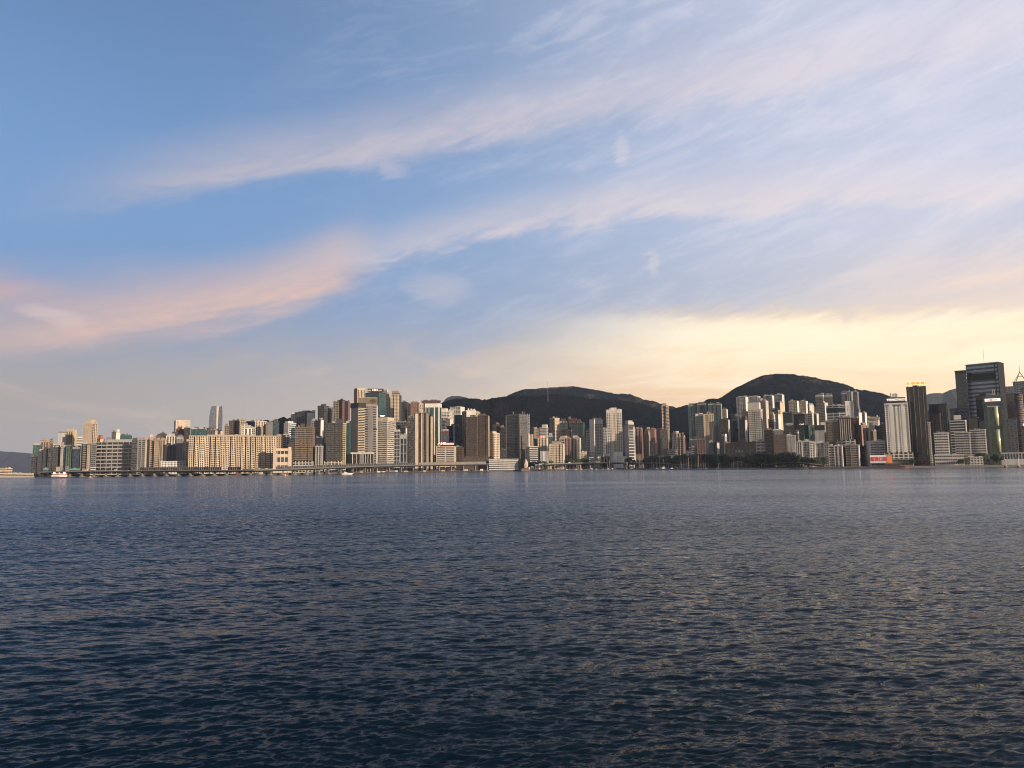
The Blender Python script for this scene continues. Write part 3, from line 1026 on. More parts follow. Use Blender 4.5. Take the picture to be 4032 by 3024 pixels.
# low things along the left shore
bld('A', 0, 222, 1322, .99, 130, 'band', 'cream', 'g_warm', LB, 'low pale buildings behind the ferry pier at the left edge', d=20)
bld('A', 1190, 1250, 1285, .99, 30, 'blank', 'grey', 'g_dark', LB, 'small grey shed right of the moving ferry behind the flyover', d=10, plant=False)
bld('A', 1020, 1082, 1292, .99, 32, 'blank', 'beige', 'g_dark', LB, 'small beige plant box above the moving ferry', d=10, plant=False)
bld('A', 1650, 1732, 1298, .99, 32, 'band', 'offwhite', 'g_dark', LB, 'little white two-storey building beside the long banded slab', d=8, plant=False)

# ---- region B
b = bld('A', 1750, 2692, 838, .84, 70, 'band', 'lgrey', 'g_dark', LB, 'long grey banded warehouse slab with a bright blank end wall', side='beige', st=(8.2, .34, 13.0, .10, .9), d=None, ratio=2.6, cat='warehouse', parts=True)
bld('B', 330, 550, 722, .99, 380, 'cw', 'teal', 'g_teal', OT, 'wide low teal glass block behind the warehouse slab\'s end wall', r=[(345, 540, 712)])
bld('B', 557, 655, 810, .99, 62, 'band', 'dgrey', 'g_dark', AB, 'dark narrow banded block right of the warehouse end wall')
bld('B', 668, 888, 800, .60, 64, 'bal', 'lgrey', 'g_dark', AB, 'apartment slab with balconies and a bright blank cream end wall', side='cream')
bld('B', 890, 962, 803, .99, 66, 'bal', 'beige', 'g_dark', AB, 'beige balconied slab right of the blank cream end wall')
bld('B', 966, 1058, 803, .99, 62, 'res', 'beige', 'g_warm', AB, 'beige gridded slab, second right of the blank cream end wall', bays=2)
bld('B', 1060, 1178, 803, .82, 66, 'res', 'beige', 'g_dark', AB, 'beige gridded slab with pale right edge before the dark gap', side='cream')
bld('B', 600, 700, 790, .99, 250, 'res', 'pink', 'g_warm', AB, 'pinkish roof block above the dark narrow banded block')
bld('B', 700, 975, 768, .99, 300, 'res', 'pink', 'g_warm', AB, 'pink rooftop block with a bright cream penthouse', r=[(885, 946, 700, 'cream')])
bld('B', 985, 1112, 738, .99, 210, 'dark', 'brown', 'g_bronze', AT, 'brown tower rising behind the beige gridded slabs')
bld('B', 1022, 1180, 690, .99, 330, 'dark', 'dgrey', 'g_dark', OT, 'dark grey tower with jagged roof plant behind the brown tower', r=[(1060, 1110, 672), (1125, 1160, 664)])
bld('B', 1182, 1328, 728, .99, 120, 'fin', 'offwhite', 'g_dark', AT, 'white-topped slim tower among dark fronts left of the arched grey tower', r=[(1190, 1230, 715)])
bld('B', 1188, 1262, 880, .99, 62, 'stripe', 'dgrey', 'g_navy', AB, 'dark ribbed block in front of the white-topped slim tower')
bld('B', 1264, 1362, 900, .99, 60, 'stripe', 'slate', 'g_dark', AB, 'dark slate block left of the arched grey tower')
bld('B', 1290, 1392, 690, .99, 240, 'dark', 'slate', 'g_dark', OT, 'dark slate tower below the broad cream slab tower')
bld('B', 1366, 1490, 746, .9, 66, 'blank', 'grey', 'g_dark', AT, 'grey tower with an arched pale outline at its top', side='beige', crown=(4, 'lgrey', .5))
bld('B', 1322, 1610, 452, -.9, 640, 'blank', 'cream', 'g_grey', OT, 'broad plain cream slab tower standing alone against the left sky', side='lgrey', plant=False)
bld('B', 1352, 1500, 605, .99, 400, 'res', 'rust', 'g_dark', AT, 'red-brown tower in front of the broad cream slab tower', r=[(1385, 1402, 550), (1435, 1460, 548)])
bld('B', 1502, 1602, 582, .8, 380, 'res', 'dbrown', 'g_warm', AT, 'dark brown tower with pale window column before the cream slab', r=[(1515, 1560, 570)])
bld('B', 1516, 1612, 862, .99, 62, 'res', 'lgrey', 'g_warm', AB, 'light grey apartment block at the left end of the long cream estate', r=[(1540, 1600, 785)])
bld('B', 1616, 1888, 602, .99, 280, 'cw', 'teal', 'g_teal', OT, 'wide teal glass block with round roof drums above the cream estate', r=[(1660, 1755, 558, 'mauve'), (1862, 1892, 560, 'mauve')], bays=4)
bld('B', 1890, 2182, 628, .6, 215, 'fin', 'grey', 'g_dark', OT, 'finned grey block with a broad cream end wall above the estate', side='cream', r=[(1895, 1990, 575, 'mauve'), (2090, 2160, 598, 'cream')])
bld('B', 1078, 1530, 1188, .99, 22, 'pun', 'offwhite', 'g_blue', LB, 'low white building with a row of small windows behind the sound barrier', d=14, r=[(1420, 1530, 1172)], plant=False)

# ---- long cream estate (B to C): one slab, its bays as parts
u0, u1 = px('B', 1612), px('C', 1256)
b = bld('C', (u0 - 800) * 4.367, 1256, 868, .995, 62, 'res', 'cream', 'g_warm', AB, 'long cream apartment estate of many ribbed bays behind the flyover', bays=17, d=24, seed=5, parts=True)

# ---- region C
bld('C', 372, 444, 692, .99, 210, 'res', 'tan', 'g_dark', AT, 'small tan tower just right of the hazy rounded twin tower')
bld('C', 446, 634, 608, .8, 300, 'res', 'mauve', 'g_warm', AT, 'mauve-brown residential tower behind the cream estate', bays=4, r=[(455, 500, 596), (545, 620, 592)])
bld('C', 636, 724, 590, .99, 290, 'pun', 'beige', 'g_warm', AT, 'beige tower with pale window grid beside the mauve-brown tower', r=[(640, 715, 584)])
bld('C', 662, 760, 668, .99, 210, 'pun', 'offwhite', 'g_grey', AT, 'pale tower above the estate left of the teal and white one')
bld('C', 712, 834, 735, .99, 130, 'fin', 'white', 'g_teal', OT, 'white-framed teal tower peeping over the cream estate', r=[(765, 822, 672, 'lgrey')])
bld('C', 836, 892, 740, .99, 140, 'res', 'lgrey', 'g_dark', AB, 'grey low block between the teal-white and the striped cream towers')
bld('C', 818, 1080, 615, -.72, 300, 'stripe', 'cream', 'g_bronze', AT, 'cream tower with brown vertical stripes and a stepped crown', side='dgrey', r=[(900, 1030, 600)])
bld('C', 1088, 1196, 652, .99, 260, 'blank', 'grey', 'g_dark', OT, 'flat grey tower right of the brown-striped cream tower', r=[(1130, 1195, 612)])
bld('C', 1198, 1306, 618, .99, 270, 'cw', 'dgrey', 'g_teal', OT, 'dark teal glass tower below the small wooded hill')
bld('C', 1396, 1590, 646, -.62, 300, 'band', 'white', 'g_teal', OT, 'white tower with teal window bands under the wooded hill', side='white')
bld('C', 1512, 1576, 492, .99, 520, 'pun', 'offwhite', 'g_grey', AT, 'slim pale round-topped tower left of the big dark grey tower', r=[(1518, 1570, 486)])
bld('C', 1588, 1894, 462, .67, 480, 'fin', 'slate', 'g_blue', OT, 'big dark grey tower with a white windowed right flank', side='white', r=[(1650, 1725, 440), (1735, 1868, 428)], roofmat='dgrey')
bld('C', 1878, 1926, 448, .99, 600, 'dark', 'dgrey', 'g_dark', OT, 'dark slab just right of the white-flanked dark grey tower')
bld('C', 1592, 1918, 718, .86, 64, 'bal', 'tan', 'g_warm', AT, 'brown balconied tower with two roof boxes on the waterfront', r=[(1675, 1740, 648, 'brown'), (1790, 1850, 648, 'brown')], bays=4, pod=(4, 2, 1290, 'offwhite', 'g_warm'))
bld('C', 1258, 1374, 872, .99, 120, 'pun', 'beige', 'g_warm', AB, 'beige mid-rise block above the civic building\'s left corner')
bld('C', 1378, 1490, 838, .99, 170, 'res', 'lgrey', 'g_dark', AB, 'grey mid-rise with a pale stair tower above the civic building', r=[(1405, 1450, 822)])
bld('C', 1492, 1590, 905, .99, 140, 'pun', 'offwhite', 'g_dark', AB, 'jumble of low white flats left of the brown balconied tower', r=[(1500, 1540, 895)])
bld('C', 1458, 1566, 1012, .8, 66, 'blank', 'brown', 'g_dark', AB, 'brown windowless block behind the civic building\'s right tower')
bld('C', 1856, 1984, 604, .99, 230, 'res', 'grey', 'g_teal', AT, 'grey teal tower left of the white sunlit tower', r=[(1860, 1930, 592)])
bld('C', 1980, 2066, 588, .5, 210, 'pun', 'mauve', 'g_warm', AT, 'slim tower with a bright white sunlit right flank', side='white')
bld('C', 1942, 2056, 1042, .8, 62, 'fin', 'lgrey', 'g_dark', AB, 'short grey tower between two tall residential towers on the waterfront')
bld('C', 1930, 2080, 900, .99, 180, 'dark', 'navy', 'g_navy', OT, 'dark navy block behind the short grey waterfront tower')

# ---- region D
bld('D', 228, 400, 438, .6, 420, 'dark', 'slate', 'g_dark', OT, 'tall dark grey tower with a round-topped crown', r=[(232, 300, 430), (308, 362, 420)], crown=(8, 'dgrey', .8))
bld('D', 402, 492, 470, .99, 440, 'res', 'grey', 'g_grey', AT, 'hazy grey tower between the round-crowned and brown-striped towers', r=[(400, 430, 430), (440, 488, 445)])
bld('D', 492, 582, 368, .99, 330, 'res', 'stone', 'g_warm', AT, 'tan left wing of the tall brown tower group', r=[(495, 520, 352)])
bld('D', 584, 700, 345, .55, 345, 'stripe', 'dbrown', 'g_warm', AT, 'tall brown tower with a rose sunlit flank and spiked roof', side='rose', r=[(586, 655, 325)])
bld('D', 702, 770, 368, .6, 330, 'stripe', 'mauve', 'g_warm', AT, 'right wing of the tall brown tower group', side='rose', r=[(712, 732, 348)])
bld('D', 378, 646, 732, .99, 64, 'bal', 'dgrey', 'g_warm', AT, 'dark residential tower left of the gold-lit window strip', bays=4, r=[(550, 660, 652, 'slate')], pod=(3, 1, 1375, 'offwhite', 'g_warm'))
bld('D', 648, 706, 735, .99, 75, 'bal', 'yellow', 'g_dark', AT, 'narrow strip of gold-lit balconies facing right beside dark glass', plant=False)  # sunlit side of the dark tower as its own block, sunlight in the yellow
bld('D', 708, 802, 726, .99, 80, 'cw', 'navy', 'g_teal', OT, 'dark teal glass tower between the gold strip and the grey slab')
bld('D', 856, 1040, 140, -.72, 620, 'fin', 'cream', 'g_warm', OT, 'blazing orange and yellow sunlit tower at the top of the skyline', side='orange', plant=False, crown=(3, 'cream', .5))  # pale tower; sunset glow painted as an orange end wall

# dark glass tower with the red rooftop billboard
b = bld('D', 1042, 1400, 218, .66, 430, 'cw', 'navy', 'g_teal', OT, 'dark teal glass tower under a long red and black rooftop billboard', d=None)
board(b, 1080, 1356, 140, 206, 'maroon', b.d * .3, 1.2)
for i, (a_, c_, y0_, y1_, mt_) in enumerate(((1082, 1140, 142, 160, 'dgrey'), (1082, 1135, 168, 182, 'offwhite'), (1082, 1160, 186, 204, 'navy'), (1262, 1340, 142, 160, 'slate'), (1262, 1325, 166, 178, 'offwhite'), (1150, 1260, 190, 204, 'navy'))):
    board(b, a_, c_, y0_, y1_, mt_, b.d * .3 + .9, .3, 'sign_panel')
for i in range(4):
    board(b, 1165 + i * 24, 1178 + i * 24, 150, 178, 'sign_pink', b.d * .3 + .9, .3, 'sign_glyph')
posts(b, 1085, 1350, 205, 222, 6, 'darksteel', b.d * .3, .4)
bld('D', 1362, 1450, 170, .6, 560, 'pun', 'offwhite', 'g_green', AT, 'pale green residential tower right behind the red billboard', r=[(1395, 1422, 168)])
bld('D', 1450, 1478, 282, .99, 640, 'dark', 'maroon', 'g_dark', AT, 'sliver of a maroon tower between two pale green ones')
bld('D', 1478, 1660, 245, .86, 500, 'pun', 'cream', 'g_green', AT, 'pale green and yellow residential tower with a stepped white crown', bays=3, r=[(1505, 1632, 212, 'green'), (1508, 1615, 174, 'pink')], side='teal')
bld('D', 1664, 1772, 372, .8, 420, 'res', 'brown', 'g_warm', AT, 'brown tower with lit window columns and a roof box', r=[(1682, 1720, 342)], bays=3)
bld('D', 1774, 1826, 412, .99, 560, 'dark', 'navy', 'g_dark', OT, 'dark sliver tower between the brown and the pink tower')
bld('D', 1826, 1966, 374, .8, 440, 'stripe', 'pink', 'g_warm', AT, 'pink tower with maroon edges and curved balconies', bays=3, side='rose')
bld('D', 1578, 1762, 716, .99, 230, 'band', 'dgrey', 'g_dark', LB, 'dark terraced block with pale slanted ledges in mid skyline', r=[(1640, 1755, 755, 'offwhite')], st=(6.5, .3, 11, .2, 1.4))
bld('D', 1632, 1764, 815, .7, 150, 'band', 'pink', 'g_grey', LB, 'pale stepped block with a white framed corner box', side='white')
bld('D', 1538, 1636, 868, .99, 64, 'cw', 'offwhite', 'g_navy', OT, 'dark glass tower with a white grid beside the white banded office', st=(9, .12, 7, .16, .5))
bld('D', 1642, 1758, 942, .99, 70, 'fin', 'lgrey', 'g_navy', OT, 'dark tower with pale vertical piers right of the white-grid tower', crown=(7, 'lgrey', .3), st=(22, .06, 8, .24, .6))

# ---- region E
bld('E', 422, 490, 250, .99, 330, 'pun', 'cream', 'g_dark', AT, 'cream tower end left of the green and white glass tower', r=[(425, 488, 244)])
bld('E', 462, 806, 178, .99, 560, 'res', 'mauve', 'g_warm', AT, 'wide purple-brown residential cluster behind the white-capped green tower', bays=6, r=[(490, 560, 160), (620, 680, 158), (690, 745, 156)])
b = bld('E', 534, 820, 244, .9, 175, 'cw', 'teal', 'g_teal', OT, 'tall green glass tower with white cap and white vertical columns', face=[(.0, .05, 'white'), (.22, .26, 'white'), (.58, .66, 'white'), (.88, .99, 'white')], crown=(9, 'white', 1.2), plant=False)
bld('E', 202, 338, 488, .99, 66, 'dark', 'dgrey', 'g_warm', AT, 'dark grey left wing of the cream-ribbed brown tower')
bld('E', 340, 478, 404, .99, 60, 'stripe', 'dbrown', 'g_warm', AT, 'brown tower with wide cream sunlit ribs on the waterfront', face=[(.05, .46, 'cream'), (.82, 1., 'cream')], r=[(420, 488, 345, 'cream')])
bld('E', 480, 592, 400, .99, 62, 'stripe', 'dbrown', 'g_warm', AT, 'right twin of the brown tower with cream sunlit ribs', face=[(.0, .12, 'cream'), (.62, .98, 'beige')], r=[(500, 530, 392)])
bld('E', 594, 656, 458, .5, 64, 'res', 'dbrown', 'g_warm', AT, 'narrow right wing of the cream-ribbed brown towers', side='beige')
bld('E', 820, 998, 388, .8, 420, 'bal', 'white', 'g_warm', AT, 'white balconied tower right of the green glass tower', r=[(822, 920, 318), (930, 990, 372)])
bld('E', 900, 1022, 512, .6, 300, 'pun', 'cream', 'g_dark', AT, 'cream stepped block in front of the white balconied tower', side='white', r=[(905, 960, 490)])
bld('E', 952, 1048, 352, .99, 640, 'pun', 'white', 'g_dark', AB, 'white house-like block on the slope under the green hill')
bld('E', 985, 1234, 296, .72, 760, 'bal', 'white', 'g_warm', AB, 'sloping-roofed white residence on the hillside right of the balconied tower', side='white', r=[(1100, 1145, 282)], base=440)
bld('E', 920, 1200, 642, .42, 160, 'cw', 'slate', 'g_navy', OT, 'dark glass office block with a darker right half', r=[(1022, 1120, 602, 'stone')])
bld('E', 868, 956, 722, .99, 70, 'cw', 'dgrey', 'g_blue', OT, 'small dark tower with a red-brown cap behind the pink-lettered building', crown=(9, 'rust', .3))
bld('E', 822, 866, 735, .99, 75, 'pun', 'dgrey', 'g_dark', AB, 'slim dark grey block left of the red-brown capped tower')
bld('E', 1200, 1282, 388, .99, 330, 'fin', 'grey', 'g_grey', OT, 'narrow grey tower left of the white box-topped building')
bld('E', 1276, 1440, 352, .99, 300, 'blank', 'white', 'g_dark', OT, 'white box-topped tower with a single round opening', crown=(12, 'white', .2))
bld('E', 1440, 1522, 398, .99, 310, 'blank', 'cream', 'g_warm', OT, 'cream wing right of the white box-topped tower')
bld('E', 1266, 1474, 476, .97, 64, 'res', 'brown', 'g_warm', AT, 'left of the two identical brown gridded waterfront towers', bays=4, vent=[(752, 764, 'dbrown'), (622, 634, 'dbrown'), (880, 892, 'dbrown'), (1014, 1026, 'dbrown')], pod=(6, 0, 1190, 'brown', 'g_bronze'))
bld('E', 1482, 1686, 452, .9, 66, 'res', 'brown', 'g_warm', AT, 'right of the two identical brown gridded waterfront towers', bays=4, r=[(1522, 1605, 414, 'mauve')], side='beige', vent=[(732, 744, 'dbrown'), (590, 602, 'dbrown'), (862, 874, 'dbrown'), (1012, 1024, 'dbrown')], pod=(0, 3, 1190, 'brown', 'g_bronze'))

# building with the pink rooftop lettering
b = bld('E', 732, 1082, 1012, .92, 40, 'band', 'cream', 'g_dark', OT, 'low cream banded building with pink slanted lettering on a dark roof board', st=(5.0, .5, 24, .10, .6), side='cream', plant=False, parts=True)
board(b, 745, 1052, 925, 985, 'navy', b.d * .3, .8)
letters(b, 'AMS', 752, 905, 975, 930, 'sign_pink', b.d * .3 + .8, .5, .02)
letters(b, '信町台文', 908, 1046, 977, 942, 'sign_pink', b.d * .3 + .8, .5, .02)
posts(b, 750, 1050, 980, 1016, 5, 'darksteel', b.d * .3, .3)
bld('E', 1088, 1220, 1024, .8, 64, 'bal', 'brown', 'g_dark', AB, 'dark brown balconied block right of the pink-lettered building', r=[(1090, 1130, 990, 'lgrey')])
bld('E', 1692, 1872, 776, .42, 64, 'pun', 'cream', 'g_dark', AT, 'cream tower with a dense window grid right of the brown twins', r=[(1696, 1780, 732)], bays=0)
bld('E', 1752, 1822, 650, .99, 330, 'dark', 'dbrown', 'g_dark', AT, 'dark brown tower behind the cream window-grid tower', r=[(1760, 1800, 640)])
bld('E', 1824, 1882, 604, .99, 360, 'res', 'rust', 'g_dark', AT, 'slim red-brown tower against the green hill')
bld('E', 1884, 1978, 660, .99, 340, 'dark', 'dbrown', 'g_dark', AT, 'dark tower left of the grey office tower with roof masts')
bld('E', 1884, 2000, 1064, .99, 70, 'bal', 'dgrey', 'g_dark', LB, 'low dark block at the foot of the grey office tower')
b = bld('E', 1686, 2212, 1240, .995, 6, 'band', 'white', 'g_dark', LB, 'long low white pier building left of the egg-shaped vent tower', d=16, st=(5.2, .55, 0, 0, .4), plant=False)
m = MB(); m.box(b.w * .42, b.w * .47, -b.d * .5 - .8, -b.d * .5 - .5, 3, 11); m.build('blue_panel', 'bluepaint', b.root)

# ---- region F: the grey office tower with roof masts
b = bld('F', 150, 572, 452, .56, 66, 'cw', 'grey', 'g_slate', OT, 'grey office tower with sloped dark crown and roof masts by the vent egg', st=(3.9, .22, 0, 0, .15), vent=[(940, 990, 'slate'), (588, 612, 'slate')], plant=False, ratio=1.0)
m = MB()
x0_, x1_, y0_, y1_, H_ = -b.w / 2, b.w / 2, -b.d / 2, b.d / 2, b.H
t_ = lz(b, 428)
m.prism([(x0_, y0_), (x1_, y0_), (x1_, y1_), (x0_, y1_)], H_ + 1.2, t_ + 1, [(x0_ + 5, y0_ + 4), (x1_ - 4, y0_ + 4), (x1_ - 4, y1_ - 4), (x0_ + 5, y1_ - 4)])
m.build('crown', 'dgrey', b.root)
for xx in (x0_ - .5, x1_ + .2):
    m = MB(); m.box(xx - 2.2, xx + 2.0, y0_ - 1.2, y0_ + 2.4, 0, H_ + 2); m.build('corner_pier', 'stone', b.root)
m = MB(); m.box(x1_ - .1, x1_ + 1.0, y1_ - 9, y1_ - 7.5, 0, H_ + 6); m.box(x1_ - .1, x1_ + 1.0, y1_ - 1.5, y1_, 0, H_ + 6)
m.build('ladder_pier', 'lgrey', b.root)
for i in range(18):
    m = MB(); z_ = H_ * (.12 + .9 * i / 18); m.box(x1_ + .1, x1_ + 1.3, y1_ - 7.5, y1_ - 1.5, z_, z_ + 1.0); m.build('ladder_rung', 'lgrey', b.root)
for xx, yy in ((-b.w * .33, -2), (-b.w * .28, -2), (b.w * .3, 3), (b.w * .42, 4)):
    m = MB(); m.box(xx - .35, xx + .35, yy - .35, yy + .35, t_, lz(b, 372)); m.build('mast', 'offwhite', b.root)
bld('F', 604, 734, 688, -.6, 210, 'pun', 'tan', 'g_warm', AT, 'tan tower with a plain shaded left wall right of the masted office', side='grey', r=[(640, 688, 674)])
bld('F', 508, 574, 796, .7, 62, 'pun', 'cream', 'g_dark', AB, 'thin cream block touching the masted grey office tower', side='offwhite')
bld('F', 578, 640, 796, .8, 120, 'blank', 'cream', 'g_dark', AB, 'blank cream wall block behind the white tiered low-rise', plant=False)
bld('F', 578, 720, 1014, .9, 60, 'band', 'white', 'g_dark', LB, 'white tiered low-rise with dark ribbon windows near the vent egg', r=[(600, 690, 1004)])
bld('F', 642, 724, 872, .99, 150, 'bal', 'lgrey', 'g_dark', AB, 'grey balconied slab left of the magenta-signed tower')
b = bld('F', 726, 902, 856, .93, 130, 'stripe', 'cream', 'g_dark', AT, 'cream tower with dark window strips and a magenta roof sign', side='white', plant=False)
board(b, 756, 862, 806, 850, 'magenta', b.d * .2, .8)
letters(b, '佳豐', 775, 852, 842, 812, 'sign_pink', b.d * .2 + .7, .4)
posts(b, 760, 860, 845, 862, 3, 'darksteel', b.d * .2, .3)
bld('F', 764, 906, 672, .8, 300, 'bal', 'offwhite', 'g_teal', AT, 'white and teal balconied tower with an open frame on its roof', r=[(812, 900, 610)], bays=3)
bld('F', 908, 994, 698, .8, 330, 'res', 'lgrey', 'g_dark', AT, 'grey tower left of the two-toned cream and grey tower')
bld('F', 925, 1000, 838, .99, 230, 'pun', 'teal', 'g_blue', AB, 'bluish mid-rise below the grey tower', r=[(930, 990, 760, 'lgrey')])
bld('F', 944, 1114, 498, -.5, 280, 'pun', 'cream', 'g_dark', AT, 'tall two-toned tower, blank grey left wall and cream windowed front', side='grey', r=[(960, 1030, 492, 'lgrey')])
bld('F', 1124, 1266, 578, .99, 420, 'res', 'teal', 'g_dark', AT, 'dark teal tower with one red-brown roof block', r=[(1145, 1240, 500, 'rust')], bays=3)
bld('F', 1336, 1578, 580, .85, 430, 'res', 'teal', 'g_dark', AT, 'wide dark teal tower with two red-brown roof blocks', r=[(1340, 1422, 495, 'rust'), (1450, 1510, 512, 'rust')], bays=5)
bld('F', 1290, 1340, 500, .99, 520, 'res', 'rust', 'g_dark', AT, 'narrow red-brown tower between the two dark teal towers')
bld('F', 1152, 1338, 724, .85, 250, 'stripe', 'pink', 'g_dark', AT, 'pink tower with maroon stripes and a peaked dark red roof', bays=3, side='maroon', r=[(1190, 1282, 700, 'maroon')])
bld('F', 988, 1152, 912, .99, 110, 'pun', 'beige', 'g_warm', AB, 'beige slab peeping over the cream mid-rise with square windows', plant=False)
bld('F', 934, 1206, 968, .9, 50, 'pun', 'cream', 'g_dark', AB, 'cream mid-rise with small square windows behind the shore trees', side='white', bays=4)
bld('F', 1208, 1322, 862, .8, 150, 'stripe', 'pink', 'g_dark', AT, 'pink tower with red vertical window strips near the flyover', r=[(1166, 1245, 812, 'cream')], side='rose')
bld('F', 1324, 1510, 858, .9, 152, 'stripe', 'cream', 'g_teal', AT, 'cream tower with teal vertical strips right of the pink striped tower', r=[(1366, 1445, 808)], side='white')
bld('F', 1124, 1206, 862, .99, 155, 'bal', 'lgrey', 'g_dark', AB, 'grey balconied block left of the pink striped tower')
bld('F', 772, 922, 1094, .99, 30, 'blank', 'lgrey', 'g_blue', LB, 'blocky grey concrete building behind the shore trees', d=18, face=[(.3, .52, 'white')], plant=False)
bld('F', 1522, 1612, 1114, .99, 40, 'pun', 'cream', 'g_warm', LB, 'small cream low-rise right of the teal-striped tower')
bld('F', 1514, 1556, 840, .99, 260, 'res', 'dbrown', 'g_warm', AT, 'thin dark tower right of the teal-striped tower')
bld('F', 1606, 1668, 712, .99, 160, 'bal', 'lgrey', 'g_dark', AT, 'slim grey balconied tower left of the white-framed tower top')
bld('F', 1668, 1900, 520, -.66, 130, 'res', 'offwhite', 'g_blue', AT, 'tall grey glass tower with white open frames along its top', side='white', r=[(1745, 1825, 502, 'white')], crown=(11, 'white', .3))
bld('F', 1902, 1984, 700, .99, 240, 'pun', 'lgrey', 'g_dark', AB, 'small pale tower tucked between two tall white-topped towers', r=[(1905, 1940, 685)])

# ---- region G
bld('G', 130, 404, 345, .99, 120, 'res', 'white', 'g_blue', AT, 'tallest white-framed twin-ribbed tower at the picture\'s centre right', bays=3, r=[(210, 310, 302, 'white')], crown=(9, 'white', .4), face=[(.30, .45, 'cream'), (.56, .68, 'cream')])
bld('G', 416, 452, 692, .99, 330, 'res', 'maroon', 'g_dark', AT, 'maroon sliver tower right of the tallest white-framed tower')
b = bld('G', 455, 634, 618, -.64, 66, 'blank', 'slate', 'g_dark', OT, 'grey tower with a white ladder-like frame down its dark front', side='lgrey', r=[(490, 582, 538, 'offwhite'), (590, 630, 562, 'white')], plant=False)
for i in range(13):
    m = MB(); z_ = b.H * (.06 + .88 * i / 13); m.box(-b.w * .46, b.w * .48, -b.d / 2 - 1.6, -b.d / 2 - .6, z_, z_ + 1.6); m.build('frame_rung', 'white', b.root)
for xx in (.30, .46):
    m = MB(); m.box(b.w * xx - .7, b.w * xx + .7, -b.d / 2 - 1.7, -b.d / 2 - .5, 0, b.H * .96); m.build('frame_upright', 'white', b.root)
bld('G', 645, 780, 690, .8, 140, 'stripe', 'pink', 'g_dark', AT, 'pink tower with dark red stripes right of the white-laddered tower', side='rose', crown=(3, 'maroon', .4))
bld('G', 836, 1030, 692, .8, 200, 'stripe', 'pink', 'g_dark', AT, 'wide pink tower with dark red stripes behind tan blocks', bays=4, r=[(858, 900, 655, 'cream')])
bld('G', 1032, 1104, 696, .99, 190, 'stripe', 'rose', 'g_dark', AT, 'rose tower with a column of red characters on its wall')
bld('G', 816, 914, 746, .7, 70, 'res', 'tan', 'g_warm', AB, 'tan gridded block in front of the wide pink tower', side='beige')
bld('G', 916, 988, 922, .7, 60, 'pun', 'tan', 'g_warm', AB, 'small tan stepped block with sunlit right side', side='cream', r=[(920, 970, 908, 'maroon')])
bld('G', 990, 1042, 972, .6, 62, 'pun', 'grey', 'g_warm', AB, 'narrow low block right of the small tan stepped block', side='cream')
bld('G', 1136, 1214, 268, .99, 420, 'bal', 'cream', 'g_dark', AT, 'very tall slim cream tower breaking the mountain ridge', r=[(1140, 1212, 218)], face=[(.33, .62, 'brown')])
bld('G', 1216, 1252, 285, .99, 424, 'bal', 'cream', 'g_dark', AT, 'shorter right half of the very tall slim cream tower')
bld('G', 1098, 1268, 712, .8, 72, 'cw', 'stone', 'g_grey', AT, 'grey gridded glass tower at the foot of the slim cream tower', r=[(1130, 1210, 684, 'brown')], side='tan', st=(3.6, .3, 3.6, .25, .3))
bld('G', 1270, 1280, 885, .99, 90, 'res', 'tan', 'g_warm', AB, 'sliver of a tan block right of the grey gridded tower', plant=False)
bld('G', 1316, 1472, 776, .55, 66, 'pun', 'cream', 'g_dark', AT, 'cream tower with stepped roof standing alone right of the grey gridded tower', r=[(1350, 1425, 728)])
bld('G', 1474, 1550, 838, .55, 76, 'pun', 'beige', 'g_dark', AT, 'lower brown-backed wing of the lone cream stepped tower', side='rose', r=[(1476, 1522, 744, 'brown')])
bld('G', 1256, 1420, 1074, .99, 44, 'band', 'lgrey', 'g_warm', LB, 'low grey building in front of the lone cream tower', d=14)
bld('G', 1566, 1664, 1092, .99, 46, 'bal', 'white', 'g_dark', LB, 'small white terraced house among park trees', d=14)
b = bld('G', -30, 488, 1196, .995, 24, 'blank', 'white', 'g_dark', LB, 'long low white pavilion with cypress trees in front', d=18, plant=False, r=[(270, 438, 1108, 'white'), (60, 190, 1140, 'offwhite')])
bld('F', 1672, 1764, 1112, .99, 60, 'blank', 'lgrey', 'g_dark', LB, 'grey curved-end low hall left of the long white pavilion', d=16, plant=False)
bld('F', 1660, 1736, 1206, .99, 14, 'band', 'cream', 'g_dark', LB, 'tiny cream kiosk with ribbon windows by the flyover', d=10, plant=False)
bld('G', 660, 760, 1148, .99, 12, 'blank', 'stone', 'g_dark', LB, 'narrow tan vent block behind sailboat masts', d=10, plant=False)
bld('G', 1080, 1380, 1180, .99, 20, 'blank', 'white', 'g_dark', LB, 'low white hall half hidden by park trees', d=12, plant=False)

# ---- region H
for i, (x0_, x1_, y_, hs) in enumerate(((136, 276, 348, [(150, 230, 318)]), (296, 458, 320, [(340, 400, 305)]), (498, 742, 326, [(540, 590, 308), (660, 705, 298)]))):
    bld('H', x0_, x1_, y_, .9 if i < 2 else .93, 620 + i * 14, 'res', 'teal', 'g_teal', AT, ['leftmost', 'middle', 'rightmost and widest'][i] + ' of three tall dark green glass towers before the mountain', bays=2 + (i == 2), r=[q + ('sage',) for q in hs], side='sage', crown=(4, 'sage', .5))
bld('H', 270, 408, 548, .99, 240, 'fin', 'offwhite', 'g_navy', AT, 'dark tower with cream ribs, left of the ribbed pair', bays=3, r=[(345, 405, 490, 'white')])
bld('H', 410, 590, 518, .99, 250, 'fin', 'cream', 'g_navy', AT, 'dark tower with broad cream ribs, right of the ribbed pair', bays=4, r=[(480, 520, 470, 'white')], face=[(.0, .16, 'cream'), (.78, .9, 'cream')])
bld('H', 166, 286, 956, .99, 120, 'dark', 'dgrey', 'g_dark', AB, 'dark low block below the leftmost green glass tower', crown=(2, 'lgrey', .6))
